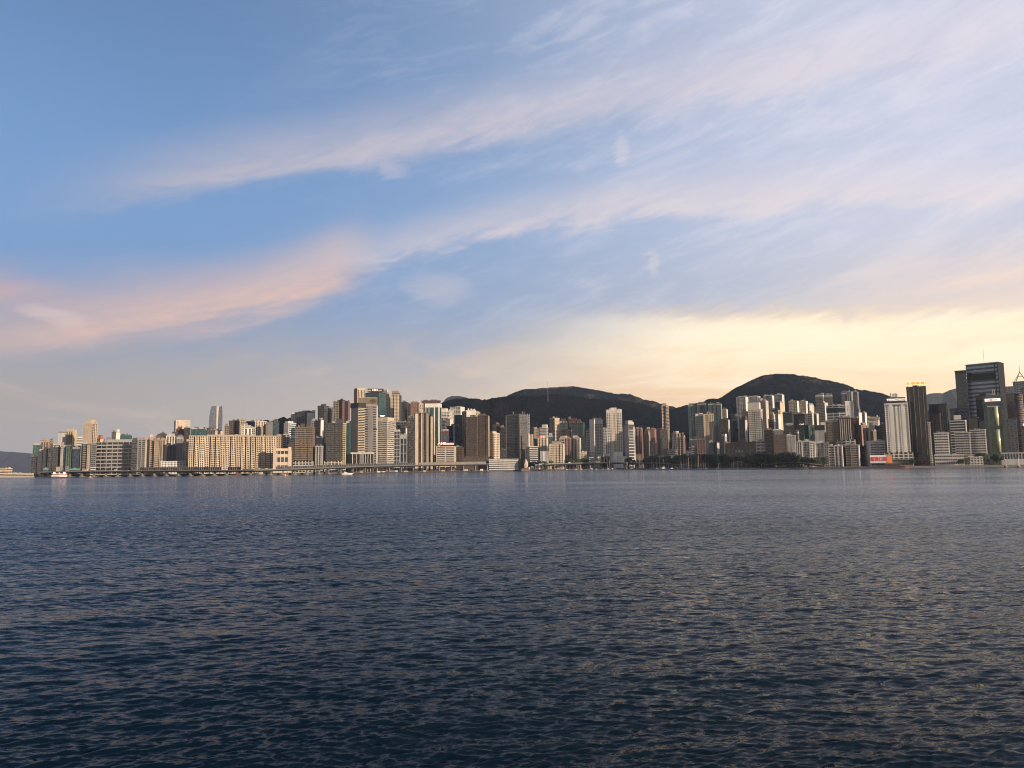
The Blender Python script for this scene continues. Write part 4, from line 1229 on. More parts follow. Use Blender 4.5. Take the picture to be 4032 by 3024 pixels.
bld('H', 152, 298, 1114, .99, 60, 'band', 'grey', 'g_dark', LB, 'low grey stepped block behind the park trees left of the ribbed pair')
bld('H', 300, 440, 980, .99, 76, 'stripe', 'rose', 'g_dark', AB, 'dull maroon block below the cream-ribbed pair')
bld('H', 486, 600, 1034, .99, 72, 'dark', 'teal', 'g_blue', AB, 'dark bluish block below the cream-ribbed pair')
bld('H', 602, 692, 1030, .6, 74, 'res', 'dgrey', 'g_dark', AB, 'dark block with a pale flank left of the white-boxed tower', side='offwhite')
bld('H', 756, 846, 430, .8, 700, 'res', 'cream', 'g_warm', AT, 'cream gridded tower right of the widest green glass tower', bays=2, side='white')
bld('H', 702, 884, 616, .86, 260, 'dark', 'dbrown', 'g_dark', AT, 'dark maroon tower with a lit right edge', side='offwhite', r=[(720, 830, 602, 'slate')])  # lit right side is painted as an off-white end wall
b = bld('H', 712, 832, 926, .7, 130, 'res', 'grey', 'g_dark', AB, 'grey block carrying a big white rooftop box', r=[(762, 830, 872, 'white')], side='lgrey', plant=False)
bld('H', 918, 1058, 584, .8, 330, 'cw', 'navy', 'g_navy', OT, 'dark glass tower with a pale-lit lantern top', r=[(922, 1010, 508, 'teal')])
bld('H', 1072, 1200, 620, .72, 300, 'res', 'dgrey', 'g_dark', AT, 'dark tower with a white sunlit right edge left of the gridded tower', side='offwhite', r=[(1136, 1198, 556, 'brown')])  # off-white end wall stands in for sun on a dark flank
bld('H', 1115, 1225, 470, .99, 520, 'res', 'brown', 'g_warm', AB, 'brown hillside block left of the gridded tower', r=[(1180, 1218, 462, 'beige')])
LBL = ['leftmost of four tall pale slabs on the mountainside', 'second of four tall pale slabs on the mountainside, behind the gridded tower', 'third of four tall pale slabs on the mountainside', 'rightmost and tallest of four pale slabs on the mountainside']
for i, (x0_, x1_, y_, r_) in enumerate(((1010, 1220, 208, (1045, 1180, 198)), (1228, 1440, 196, (1265, 1400, 186)), (1500, 1692, 184, (1535, 1640, 172)), (1694, 1872, 168, (1720, 1820, 154)))):
    bld('H', x0_, x1_, y_, .78, 1040 + 30 * i, 'res', 'offwhite', 'g_blue', AT, LBL[i], bays=4, side='white', r=[r_ + ('white',)])  # white end walls have the sunlit right sides in their colour
bld('H', 1228, 1480, 436, .86, 210, 'res', 'offwhite', 'g_warm', AT, 'large cream gridded apartment tower stepping up at its top', bays=6, r=[(1232, 1440, 305, 'offwhite'), (1300, 1420, 395, 'cream')], crown=(4, 'cream', .5))
bld('H', 1442, 1476, 270, .99, 330, 'pun', 'cream', 'g_dark', AT, 'slim cream shaft behind the large gridded tower\'s right corner')
bld('H', 1482, 1576, 282, .6, 340, 'bal', 'offwhite', 'g_warm', AT, 'cream balconied tower right of the large gridded tower', side='cream', r=[(1520, 1552, 268)])
bld('H', 1366, 1534, 1004, .99, 76, 'band', 'white', 'g_dark', LB, 'white banded podium right of the brown library', d=20, st=(7, .4, 9, .14, .7))
bld('H', 1712, 1854, 300, .62, 820, 'res', 'teal', 'g_dark', AT, 'dark green tower with a sunlit flank coloured cream below the tallest pale slab', side='cream', r=[(1795, 1838, 285, 'cream')])  # cream of the end wall stands for sunlight on it
bld('H', 1660, 1790, 440, .8, 700, 'bal', 'teal', 'g_warm', AT, 'greenish balconied mid-rise on the slope below the pale slabs', side='cream')
bld('H', 1612, 1714, 520, .6, 470, 'pun', 'cream', 'g_warm', AT, 'left of two cream stepped towers below the greenish mid-rise', side='white')
bld('H', 1716, 1810, 522, .55, 490, 'pun', 'cream', 'g_warm', AT, 'right of two cream stepped towers below the greenish mid-rise', side='white')
bld('H', 1592, 1712, 616, .8, 330, 'band', 'grey', 'g_dark', AT, 'grey banded tower in front of the two cream stepped towers', side='offwhite')
bld('H', 1500, 1590, 560, .99, 430, 'pun', 'lgrey', 'g_dark', AT, 'grey mid-rise between the balconied and the grey banded tower')
bld('H', 1536, 1690, 816, .8, 110, 'bal', 'brown', 'g_dark', OT, 'dull brown office block left of the white-crowned brown office', r=[(1575, 1640, 800, 'stone')])
b = bld('H', 1682, 1914, 890, .95, 80, 'band', 'mauve', 'g_bronze', OT, 'brown office block under a white crown with crossed braces', plant=False, side='brown')
m = MB(); m.box(-b.w * .4, b.w * .28, -b.d * .3, b.d * .3, b.H + 1, lz(b, 800)); m.build('upper_storey', 'grey', b.root)
m = MB(); m.box(-b.w * .5, b.w * .14, -b.d * .42, b.d * .4, lz(b, 806), lz(b, 780)); m.build('crown_slab', 'white', b.root)
for a_, c_ in ((-.4, -.15), (-.15, -.4), (-.15, .1), (.1, -.15)):
    m = MB(); m.tube((b.w * a_, -b.d * .31, lz(b, 885)), (b.w * c_, -b.d * .31, lz(b, 808)), .5); m.build('brace', 'lgrey', b.root)
bld('H', 1856, 2044, 496, .85, 360, 'res', 'slate', 'g_blue', AT, 'dark grey residential tower above the white-boxed green block', bays=4, r=[(1900, 1960, 482, 'lgrey')])
bld('H', 1872, 2054, 720, .99, 180, 'dark', 'dgreen', 'g_dark', OT, 'dark green block carrying a pale rooftop box', r=[(1956, 2014, 674, 'offwhite')])
bld('H', 1936, 2084, 912, .9, 70, 'fin', 'offwhite', 'g_dark', AB, 'pale ribbed apartment block behind the park\'s right end', r=[(1968, 2012, 886)], bays=4)
bld('H', 2050, 2140, 552, .99, 480, 'res', 'dgrey', 'g_dark', AT, 'dark grey gridded tower below the cream pair on the slope')

# ---- region I
bld('I', 112, 282, 354, .82, 900, 'res', 'cream', 'g_warm', AT, 'left of a cream pair of tall towers on the slope', bays=4, side='white', r=[(150, 250, 346)])
bld('I', 300, 434, 356, .75, 920, 'res', 'cream', 'g_warm', AT, 'right of a cream pair of tall towers on the slope', bays=3, side='white', r=[(330, 400, 348)])
bld('I', 440, 530, 412, .3, 780, 'res', 'lgrey', 'g_blue', AT, 'bluish glass tower right of the cream pair', side='offwhite')
bld('I', 530, 560, 468, .99, 800, 'res', 'offwhite', 'g_dark', AB, 'small white block right of the bluish glass tower')
bld('I', 572, 714, 244, .85, 980, 'res', 'grey', 'g_warm', AT, 'left of two matching tall towers with pale roof caps on the slope', bays=3, r=[(608, 650, 224, 'pink')], crown=(5, 'offwhite', .5))
bld('I', 728, 860, 244, .9, 1000, 'res', 'grey', 'g_warm', AT, 'right of two matching tall towers with pale roof caps on the slope', bays=3, r=[(768, 800, 222, 'offwhite')], crown=(5, 'offwhite', .5))
bld('I', 616, 770, 386, .7, 640, 'bal', 'cream', 'g_warm', AT, 'cream balconied tower in front of the capped pair', bays=3, side='offwhite')
bld('I', 1012, 1108, 206, .99, 1000, 'res', 'grey', 'g_blue', AT, 'leftmost of three joined tall towers behind the white hospital block', bays=2, crown=(4, 'offwhite', .4))
bld('I', 1112, 1202, 194, .8, 980, 'fin', 'offwhite', 'g_dark', AT, 'middle of three joined tall towers behind the white hospital block', r=[(1124, 1144, 172)])
bld('I', 1206, 1306, 198, .8, 985, 'fin', 'lgrey', 'g_dark', AT, 'rightmost of three joined tall towers behind the white hospital block', r=[(1212, 1230, 172)], bays=2)
# white block with the green panel and the characters on its tower
b = bld('I', 762, 1086, 428, .99, 470, 'band', 'white', 'g_dark', LB, 'white hospital-like block with a broad green panel and banded windows', d=26, st=(6.5, .5, 14, .12, .6), cat='hospital', plant=False, r=[(860, 905, 400, 'white'), (940, 1010, 402, 'white')])
m = MB(); m.box(-b.w / 2 - 1.2, b.w / 2 - .6, -b.d / 2 - 1.2, -b.d / 2 + 1, lz(b, 540), lz(b, 462)); m.build('green_panel', 'dgreen', b.root)
b = bld('I', 1078, 1214, 356, -.99, 455, 'blank', 'white', 'g_dark', LB, 'bright white stair tower with a column of dark characters', d=24, crown=(30, 'white', .3), plant=False, cat='hospital', face=[(0., 1., 'white')])
for i, ch in enumerate('安達人壽'):
    letters(b, ch, 1088, 1132, 458 + i * 52, 422 + i * 52, 'darksteel', b.d / 2 + .9, .4, .01)
bld('I', 196, 430, 582, .8, 420, 'res', 'slate', 'g_blue', AT, 'dark bluish residential slab left of the cream balconied cluster', bays=5)
bld('I', 434, 524, 568, .8, 440, 'bal', 'cream', 'g_dark', AT, 'left cream balconied tower of the cluster above the black glass block', side='offwhite', r=[(445, 470, 556)])
bld('I', 526, 610, 572, .7, 460, 'bal', 'cream', 'g_dark', AT, 'right cream balconied tower of the cluster above the black glass block', side='offwhite', r=[(535, 565, 558)])
b = bld('I', 288, 554, 768, .6, 220, 'cw', 'dgreen', 'g_green', OT, 'very dark green glass block with white rooftop letters', plant=False)
letters(b, 'CAT', 300, 380, 760, 736, 'sign_white', b.d * .5 + .4, .4)
bld('I', 280, 382, 660, .99, 330, 'dark', 'black', 'g_dark', OT, 'black rooftop block above the dark green glass block', plant=False)
bld('I', 556, 722, 772, .99, 200, 'blank', 'lgrey', 'g_dark', OT, 'plain grey block with a dark overhanging top storey', crown=(9, 'black', .8), plant=False, face=[(0., 1., 'lgrey')])
bld('I', 662, 746, 716, .99, 290, 'blank', 'white', 'g_dark', LB, 'small white block behind the dark-topped grey block', plant=False)
# curved banded hotel
b = bld('I', 748, 966, 714, .97, 170, 'pun', 'tan', 'g_dark', HT, 'brown grey banded hotel with a rounded left end', side='grey', st=(4.6, .5, 5, .2, .4))
m = MB(); g2 = MB(); rad = b.d * .42
for i in range(int(b.H * .78 / 4.6)):
    m.cyl(-b.w / 2 - 1, 0, rad + .5, i * 4.6 + .1, i * 4.6 + 2.2, 20)
g2.cyl(-b.w / 2 - 1, 0, rad, 0, b.H * .78, 20)
m.build('rounded_end_bands', 'tan', b.root, kind='stuff'); g2.build('rounded_end', 'g_warm', b.root)
# maroon and white building
b = bld('I', 970, 1212, 648, .99, 165, 'fin', 'maroon', 'g_dark', AT, 'maroon tower with white vertical fins and pale parapets', r=[(985, 1170, 606, 'offwhite')], bays=4, face=[(.06, .11, 'offwhite'), (.2, .25, 'offwhite'), (.36, .41, 'offwhite'), (.5, .55, 'offwhite'), (.66, .71, 'offwhite'), (.8, .85, 'offwhite')], vent=[(790, 850, 'maroon')], pod=(4, 2, 1010, 'offwhite', 'g_dark'))
bld('I', 1214, 1306, 648, .99, 200, 'bal', 'rose', 'g_dark', AT, 'pinkish wing right of the maroon white-finned tower', crown=(6, 'maroon', .4))
bld('I', 1308, 1474, 772, .3, 190, 'stripe', 'pink', 'g_dark', AB, 'pink ribbed block with a dark maroon roof band', crown=(9, 'rose', .4))
bld('I', 1236, 1360, 552, .62, 560, 'pun', 'lgrey', 'g_dark', AB, 'grey white mid-rise right of the white stair tower', side='white', r=[(1310, 1345, 480, 'grey')])
bld('I', 1366, 1436, 556, .7, 600, 'bal', 'offwhite', 'g_dark', AB, 'pale mid-rise on the slope left of the small hillside villas', side='white')
bld('I', 1440, 1664, 632, .99, 860, 'bal', 'cream', 'g_dark', AB, 'row of cream hillside villas under the mountain', d=16)
bld('I', 1482, 1668, 700, .9, 600, 'blank', 'white', 'g_dark', AB, 'blank white hillside block below the cream villas', r=[(1600, 1665, 668)])
bld('I', 1482, 1580, 770, .99, 300, 'blank', 'grey', 'g_dark', AB, 'grey block right of the pink ribbed block', r=[(1530, 1570, 760)])
bld('I', 1516, 1610, 876, .5, 170, 'pun', 'stone', 'g_dark', AB, 'tan mid-rise with a sunlit flank behind the white-framed block', side='stone')
bld('I', 1584, 1730, 806, .99, 330, 'dark', 'black', 'g_dark', AB, 'black shaded block left of the white hotel')
bld('I', 1700, 1792, 748, .99, 430, 'bal', 'dbrown', 'g_dark', AB, 'dark brown block close behind the white hotel\'s left edge', r=[(1715, 1760, 716, 'offwhite')])
bld('I', 212, 282, 878, .7, 140, 'pun', 'grey', 'g_dark', AB, 'grey pale-topped block behind the ribbed apartment block', crown=(4, 'offwhite', .5))
bld('I', 0, 66, 862, .99, 150, 'dark', 'brown', 'g_dark', OT, 'dull brown block right of the white-crowned brown office', plant=False)
# front row of old apartment blocks
ROW = [(258, 336, 1052, 'offwhite', 'first block of the old white waterfront row, plain frame front'), (346, 466, 1044, 'offwhite', 'second block of the old white waterfront row, with roof turrets'),
       (470, 562, 1066, 'white', 'third block of the old white waterfront row, brightest window grid'), (570, 716, 1072, 'offwhite', 'fourth and widest block of the old white waterfront row'),
       (720, 788, 1088, 'lgrey', 'narrow shaded fifth block of the old white waterfront row'), (794, 892, 1132, 'offwhite', 'sixth, lower framed block of the old white waterfront row'),
       (896, 1030, 1122, 'offwhite', 'seventh block of the old waterfront row, with open frame front'), (1096, 1178, 1108, 'beige', 'eighth block of the old waterfront row, beige balconies'),
       (1196, 1312, 1106, 'beige', 'ninth block of the old waterfront row, zigzag balconies')]
for i, (x0_, x1_, y_, w_, l_) in enumerate(ROW):
    bld('I', x0_, x1_, y_, .9 if i != 4 else .99, 52 + (i % 2) * 3, ['fin', 'res', 'pun', 'fin', 'dark', 'bal', 'fin', 'bal', 'bal'][i], w_, 'g_dark', AB, l_, bays=[1, 2, 0, 3, 0, 1, 1, 2, 2][i], r=[(x0_ + (x1_ - x0_) * .2, x0_ + (x1_ - x0_) * .6, y_ - 30)] if i in (1, 2, 3, 8) else [], side='offwhite' if i != 4 else None)
bld('I', 1034, 1094, 1140, .99, 90, 'dark', 'slate', 'g_dark', AB, 'dark gap block between the seventh and eighth old waterfront blocks')
bld('I', 1316, 1460, 1136, .99, 92, 'dark', 'black', 'g_dark', AB, 'black shaded block right of the zigzag-balconied waterfront block')
b = bld('I', 1462, 1756, 1046, -.86, 60, 'bal', 'white', 'g_dark', AB, 'white-framed block with two columns of balconies above the red billboard', side='white', bays=2, crown=(2.5, 'white', .5), face=[(0., .05, 'white'), (.46, .54, 'beige'), (.95, 1., 'white')], r=[(1540, 1562, 1020), (1640, 1705, 1014)])
bld('I', 1752, 1800, 1030, .99, 100, 'dark', 'dgrey', 'g_dark', AB, 'dark sliver block between the white-framed block and the white hotel')

# ---------------------------------------------------------------- towers that need their own builder
def frame(rg, x0, x1, dY, name, label, cat, zb=None, yt=1500, group=None):
    """an Empty at a thing's base, facing the viewer's side; lx / lz give its local metres"""
    b = B()
    u0, u1 = px(rg, x0), px(rg, x1)
    b.uc = (u0 + u1) / 2
    b.Yc = shore(b.uc) + setback(b.uc) + dY
    v = py(rg, yt) if yt < 1480 else 1830
    A, C = P(u0, v, b.Yc), P(u1, v, b.Yc)
    b.al = math.atan2((A.x + C.x) / 2, b.Yc)
    b.mpp = (C.x - A.x) * math.cos(b.al) / (u1 - u0)
    b.zb = LAND_Z if zb is None else zb
    b.phi, b.rg = 0.0, rg
    b.root = empty(name, ((A.x + C.x) / 2, b.Yc, b.zb), -b.al)
    tag(b.root, label, cat, group)
    return b


def part(b, name, mat, *boxes, kind=None):
    """boxes: (x0, x1, ytop, ybottom, front m, back m) in picture coordinates"""
    m = MB()
    for x0, x1, y0, y1, f, k in boxes:
        m.box(lx(b, x0), lx(b, x1), f, k, lz(b, y1) if y1 is not None else 0.0, lz(b, y0))
    return m.build(name, mat, b.root, kind=kind)


# hazy rounded twin tower far behind the estate
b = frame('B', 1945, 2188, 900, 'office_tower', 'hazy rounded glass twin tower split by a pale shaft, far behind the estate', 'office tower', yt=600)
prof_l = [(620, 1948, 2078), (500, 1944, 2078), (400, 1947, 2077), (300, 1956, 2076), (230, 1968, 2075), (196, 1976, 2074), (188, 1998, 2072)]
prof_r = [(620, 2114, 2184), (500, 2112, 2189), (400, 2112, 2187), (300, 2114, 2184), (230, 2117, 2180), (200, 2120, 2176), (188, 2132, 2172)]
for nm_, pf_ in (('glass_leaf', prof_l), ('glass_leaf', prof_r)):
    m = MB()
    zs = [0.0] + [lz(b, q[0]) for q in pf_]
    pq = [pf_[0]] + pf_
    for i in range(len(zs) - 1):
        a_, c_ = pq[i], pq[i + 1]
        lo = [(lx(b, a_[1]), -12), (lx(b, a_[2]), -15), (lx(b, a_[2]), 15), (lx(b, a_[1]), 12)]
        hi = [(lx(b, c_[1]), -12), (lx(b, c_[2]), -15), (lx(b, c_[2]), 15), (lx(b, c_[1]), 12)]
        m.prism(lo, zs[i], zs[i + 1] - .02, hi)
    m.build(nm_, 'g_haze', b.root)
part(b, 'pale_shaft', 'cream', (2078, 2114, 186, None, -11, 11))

# civic building with big square windows
b = bld('C', 1207, 1462, 1092, .995, 40, 'blank', 'cream', 'g_blue', 'low_building', 'cream civic building with two rows of big square windows and corner towers', d=20, st=(14.6, .40, 7.0, .22, .7), plant=False, parts=True, cat='civic building')
for x0_, x1_, y_ in ((1205, 1256, 1056), (1460, 1516, 1050)):
    m = MB(); m.box(lx(b, x0_), lx(b, x1_), -b.d / 2 - 1.5, 4, 0, lz(b, y_)); m.build('corner_tower', 'cream', b.root)
m = MB(); m.box(lx(b, 1516), lx(b, 1530), -b.d / 2, b.d / 2, 0, lz(b, 1102)); m.build('side_wing', 'beige', b.root)
m = MB(); m.box(lx(b, 1256), lx(b, 1460), -b.d / 2 - .9, -b.d / 2 - .2, lz(b, 1118), lz(b, 1074)); m.build('parapet_screen', 'cream', b.root)
for i in range(4):
    m = MB(); c_ = 1250 + i * 58; m.box(lx(b, c_ - 20), lx(b, c_ + 20), -b.d / 2 - 1.05, -b.d / 2 - .85, lz(b, 1144), lz(b, 1126)); m.build('small_window', 'g_dark', b.root)

# tower with the tree emblem
bl = bld('D', 808, 1030, 396, .52, 44, 'bal', 'cream', 'g_dark', OT, 'grey blank-walled wing with cream balconied flank below the tree-emblem tower', face=[(0., 1., 'grey')], crown=(9.0, 'black', 2.2), plant=False, st=(3.9, .42, 0, 0, 1.0))
b = bld('D', 1032, 1250, 430, .93, 62, 'bal', 'lgrey', 'g_dark', OT, 'grey banded tower carrying a tan rooftop panel with a tree emblem', face=[(.28, .7, 'grey')], side='offwhite', crown=(8.0, 'black', .9), plant=False, st=(3.9, .45, 0, 0, 1.0), vent=[(822, 850, 'black')])
m = MB(); m.box(lx(b, 905), lx(b, 1246), -5.0, 5.0, lz(b, 425), lz(b, 288)); facing(b, 'rooftop_panel', m, 'stone', 0.0)
m = MB()
for q in ((905, 1246, 288, 300), (905, 1246, 408, 418), (905, 917, 288, 418), (1236, 1246, 288, 418)):
    m.box(lx(b, q[0]), lx(b, q[1]), -.5, .5, lz(b, q[3]), lz(b, q[2]))
facing(b, 'panel_frame', m, 'beige', 5.4)
m = MB()
def emb(x, y):
    return (lx(b, x), lz(b, y))
m.xprism([emb(1152, 392), emb(1182, 392), emb(1176, 350), emb(1158, 350)], -.2, .2)
for i in range(9):
    t = math.pi * (i + .2) / 8.4
    cx_, cy_ = 1166 + 40 * math.cos(t), 362 - 36 * math.sin(t)
    m.xprism([emb(cx_ + 11 * math.cos(k * math.pi / 4), cy_ - 10 * math.sin(k * math.pi / 4)) for k in range(8)], -.2, .2)
    m.xprism([emb(1164, 356), emb(1170, 356), emb(cx_ + 3, cy_), emb(cx_ - 3, cy_)], -.15, .15)
facing(b, 'tree_emblem', m, 'rust', 5.9)
b = frame('D', 790, 1195, 28, 'low_building', 'podium with white columns under the tree-emblem tower', 'podium')
part(b, 'roof_slab', 'offwhite', (788, 1192, 1228, 1256, -8, 9))
part(b, 'hall', 'g_dark', (800, 1188, 1256, None, -4, 8))
for i, x_ in enumerate((822, 892, 950, 968, 986, 1004, 1040, 1085, 1130, 1175)):
    part(b, 'column', 'offwhite', (x_ - 4, x_ + 4, 1255, None, -7, -5.4))

# white banded office with the black roof sign
b = bld('D', 1204, 1530, 646, .67, 40, 'band', 'white', 'g_grey', OT, 'white banded office block with a black roof sign, dark windows on its right flank', st=(4.6, .36, 0, 0, .7), parts=True, crown=(6.5, 'cream', .9), plant=False, face=[(.95, 1.0, 'cream')])
board(b, 1252, 1440, 598, 648, 'black', 0.0, 8.0)
m = MB()
m.xprism([(lx(b, x_), lz(b, y_)) for x_, y_ in ((1290, 596), (1335, 598), (1345, 592), (1382, 592), (1378, 606), (1362, 608), (1352, 618), (1330, 612), (1300, 610))], -.2, .2)
facing(b, 'sign_glyph', m, 'sign_white', 4.6)

# brown library with square windows and a pediment
b = frame('H', 800, 1375, 60, 'library', 'wide brown library with a pediment, square windows and dark glass recesses', 'library')
part(b, 'top_storey', 'stone', (804, 1372, 1022, 1082, -1, 26))
for x0_, x1_, y0_, f_ in ((800, 850, 1000, -2.5), (916, 1002, 1078, -3), (1166, 1242, 1078, -3), (1312, 1376, 1000, -2.5), (1002, 1166, 1078, 0)):
    part(b, 'wall_block', 'stone', (x0_, x1_, y0_, None if x0_ != 1002 else 1130, f_, 25))
part(b, 'glass_recess', 'g_dark', (850, 916, 1080, None, 2, 24), (1242, 1312, 1080, None, 2, 24), (1002, 1166, 1128, None, 3, 24))
m = MB(); m.xprism([emb_ for emb_ in ((lx(b, 1020), lz(b, 1024)), (lx(b, 1132), lz(b, 1024)), (lx(b, 1076), lz(b, 988)))], -2.5, 8); m.build('pediment', 'stone', b.root)
part(b, 'cornice', 'beige', (798, 1378, 1016, 1024, -2.2, 26.5))
part(b, 'roof_turret', 'stone', (1140, 1172, 940, 1020, 6, 14), (1105, 1215, 970, 1020, 10, 20))
for i in range(5):
    part(b, 'bay_column', 'beige', (1032 + i * 20, 1038 + i * 20, 1030, 1080, -2.6, -1))
for x_ in (938, 968, 1000, 1146, 1182, 1214, 1250, 1280, 872):
    part(b, 'window', 'g_dark', (x_ - 6, x_ + 6, 1042, 1056, -1.25, -.9))
for r_ in range(6):
    for x_ in (938, 970, 1184, 1214):
        part(b, 'window', 'g_dark', (x_ - 6, x_ + 6, 1098 + r_ * 30, 1111 + r_ * 30, -3.25, -2.9))
for x_ in (1020, 1076, 1132):
    part(b, 'white_panel', 'white', (x_ - 14, x_ + 14, 1170, 1200, 2.2, 2.9))

# ---- right end: the white hotel with the rooftop letters
b = bld('J', 343, 717, 548, .995, 46, 'pun', 'white', 'g_dark', HT, 'tall white hotel with rows of small square windows and white rooftop letters', d=26, st=(3.5, .42, 5.6, .48, .6), crown=(4.0, 'lgrey', .8), plant=False,
        face=[(.20, .33, 'white'), (.70, .81, 'white'), (.0, .025, 'white'), (.975, 1., 'white')], vent=[(570, 580, 'dgrey'), (1300, 1312, 'offwhite')], pod=(5, 3, 1335, 'white', 'g_dark'))
board(b, 374, 680, 440, 518, 'black', b.d * .35, 1.0)
letters(b, 'TSINGTAO', 382, 674, 500, 456, 'sign_white', b.d * .35 + .9, .5, .025)
posts(b, 380, 676, 515, 552, 6, 'darksteel', b.d * .35, .35)
# the dark tower with the glowing red and yellow characters
b = bld('J', 699, 1016, 274, .96, 96, 'dark', 'dbrown', 'g_navy', OT, 'tall dark brown tower under glowing red and yellow rooftop characters', d=None, ratio=2.2, plant=False, st=(3.2, .34, 4.0, .16, .35),
        face=[(.115, .135, 'beige'), (.37, .39, 'beige'), (.62, .64, 'beige'), (.875, .895, 'beige')], pod=(2, 4, 1385, 'rose', 'g_dark'))
board(b, 690, 1012, 233, 238, 'sign_yellow', b.d * .3, .6)
board(b, 690, 1012, 176, 180, 'sign_yellow', b.d * .3, .6)
for i, ch in enumerate('永明金融'):
    letters(b, ch, 696 + i * 80, 766 + i * 80, 235, 179, 'sign_yellow', b.d * .3 + .1, .4, .045)
    letters(b, ch, 700 + i * 80, 762 + i * 80, 233, 181, 'sign_red', b.d * .3 + .7, .4, .012)
posts(b, 695, 1010, 232, 276, 7, 'darksteel', b.d * .3, .4)
m = MB(); m.box(lx(b, 800), lx(b, 885), -b.d * .25, b.d * .25, b.H, lz(b, 240)); facing(b, 'roof_housing', m, 'black')
# the dark group right of it
bld('J', 1064, 1222, 556, .99, 220, 'dark', 'black', 'g_navy', OT, 'black office tower directly right of the dark brown tower', plant=False)
bld('J', 1224, 1398, 548, .8, 200, 'dark', 'black', 'g_navy', OT, 'black office tower with two thin pale vertical lines', face=[(.42, .45, 'beige'), (.9, .93, 'beige')], r=[(1280, 1392, 538, 'dbrown')], plant=False)
bld('J', 1074, 1254, 704, .9, 130, 'pun', 'dbrown', 'g_dark', OT, 'dull dark brown block in front of the black office towers', crown=(2, 'black', .6), plant=False)
bld('J', 1058, 1076, 850, .99, 66, 'bal', 'offwhite', 'g_dark', AB, 'thin pale balcony strip between the dark towers', plant=False)
# ---- region K
bld('K', 0, 190, 1106, .96, 62, 'bal', 'white', 'g_dark', AB, 'left of three white balconied apartment blocks at the right shore', bays=3, r=[(50, 132, 1094)])
bld('K', 288, 492, 1098, .96, 60, 'bal', 'offwhite', 'g_dark', AB, 'middle of three white balconied apartment blocks at the right shore', bays=3, r=[(345, 390, 1076)])
bld('K', 506, 716, 1062, .96, 62, 'bal', 'white', 'g_dark', AB, 'right of three white balconied apartment blocks at the right shore', bays=3, r=[(580, 620, 1042)])
b = bld('K', 224, 440, 932, .93, 170, 'band', 'white', 'g_navy', OT, 'dark and white banded office with a pale square roof sign', st=(5.4, .32, 0, 0, .9), side='lgrey', plant=False)
board(b, 274, 380, 846, 908, 'offwhite', 0., 3.0)
posts(b, 280, 376, 905, 936, 4, 'darksteel', 0., .4)
bld('K', 484, 600, 890, .99, 180, 'blank', 'olive', 'g_bronze', OT, 'olive block below the big twin-level tower', r=[(560, 628, 884, 'yellow')], plant=False)
bld('K', 602, 706, 928, .99, 184, 'cw', 'blue', 'g_navy', OT, 'deep blue glass block left of the green columned tower', plant=False)
wall_mat('silver', (0.19, 0.225, 0.28), 0.35, 0.3, 0.35)
b = bld('K', 440, 970, 128, .84, 300, 'band', 'silver', 'g_navy', OT, 'biggest silver banded tower of the right skyline with a black recess', st=(8.4, .52, 0, 0, .7), plant=False, ratio=1.6, parts=True)
m = MB(); m.box(-b.w * .48, b.w * .42, -b.d / 2 - 1.1, -b.d / 2 + 1, lz(b, 356), lz(b, 262)); m.build('recess_panel', 'black', b.root)  # proud black slab in place of a recess, its darkness put into the colour
m = MB(); m.box(b.w / 2 - .1, b.w / 2 + 1.2, -b.d / 2 - .9, b.d / 2, 0, b.H + 1.6); m.build('flank_wall', 'matte_black', b.root)
m = MB(); m.box(b.w * .4, b.w * .43, -b.d / 2 - 1.0, -b.d / 2, 0, b.H); m.build('corner_slot', 'black', b.root)
m = MB(); m.box(-.2, .2, -.2, .2, b.H, b.H + 34); m.build('mast', 'lgrey', b.root)
bld('K', 288, 444, 222, .99, 330, 'band', 'slate', 'g_navy', OT, 'lower left wing of the biggest silver banded tower', st=(6.4, .42, 0, 0, .5), plant=False, crown=(7, 'black', .3))
bld('K', 582, 746, 575, .85, 210, 'dark', 'black', 'g_navy', OT, 'near-black tower in front of the silver tower', plant=False, r=[(650, 745, 545, 'black')])
bld('K', 210, 330, 760, .99, 380, 'cw', 'slate', 'g_navy', OT, 'dull blue-grey tower left of the silver tower\'s foot', plant=False)
# green tower with rounded lit columns
b = bld('K', 686, 976, 668, .995, 74, 'cw', 'green', 'g_green', OT, 'green glass tower with white character sign and round lit glass columns', d=30, plant=False, crown=(7, 'teal', .5))
m = MB(); W_ = b.w
m.prism([(-W_ / 2, -14), (W_ / 2, -14), (W_ / 2, 14), (-W_ / 2, 14)], b.H + 1.2, lz(b, 612), [(-W_ / 2, -14), (W_ / 2, -14), (W_ / 2, 14), (-W_ / 2, 14)])
m.prism([(-W_ / 2, -14), (W_ / 2, -14), (W_ / 2, 14), (-W_ / 2, 14)], lz(b, 612) + .02, lz(b, 568), [(-W_ * .28, -10), (W_ * .36, -10), (W_ * .36, 10), (-W_ * .28, 10)])
m.build('crown', 'teal', b.root)
board(b, 714, 936, 618, 658, 'sign_white', 15.2, .5)
letters(b, '中國海外', 745, 900, 652, 624, 'redpaint', 15.8, .3, .015)
m = MB(); m.box(-W_ * .36, W_ * .36, -15.6, -14.8, lz(b, 1052), lz(b, 1004)); m.build('cross_band', 'slate', b.root)
m = MB(); m.box(-W_ * .36, W_ * .36, -15.6, -14.8, lz(b, 735), lz(b, 722)); m.build('cross_band', 'offwhite', b.root)
for x_ in (-.36, .36):
    m = MB(); m.box(W_ * x_ - 1.2, W_ * x_ + 1.2, -16, -14.8, 0, lz(b, 690)); m.build('frame_pier', 'slate', b.root)
wall_mat('lit_glass', (0.50, 0.52, 0.30), 0.25, 0.2, 0.3)  # bright base colour stands in for light on the glass; nothing glows
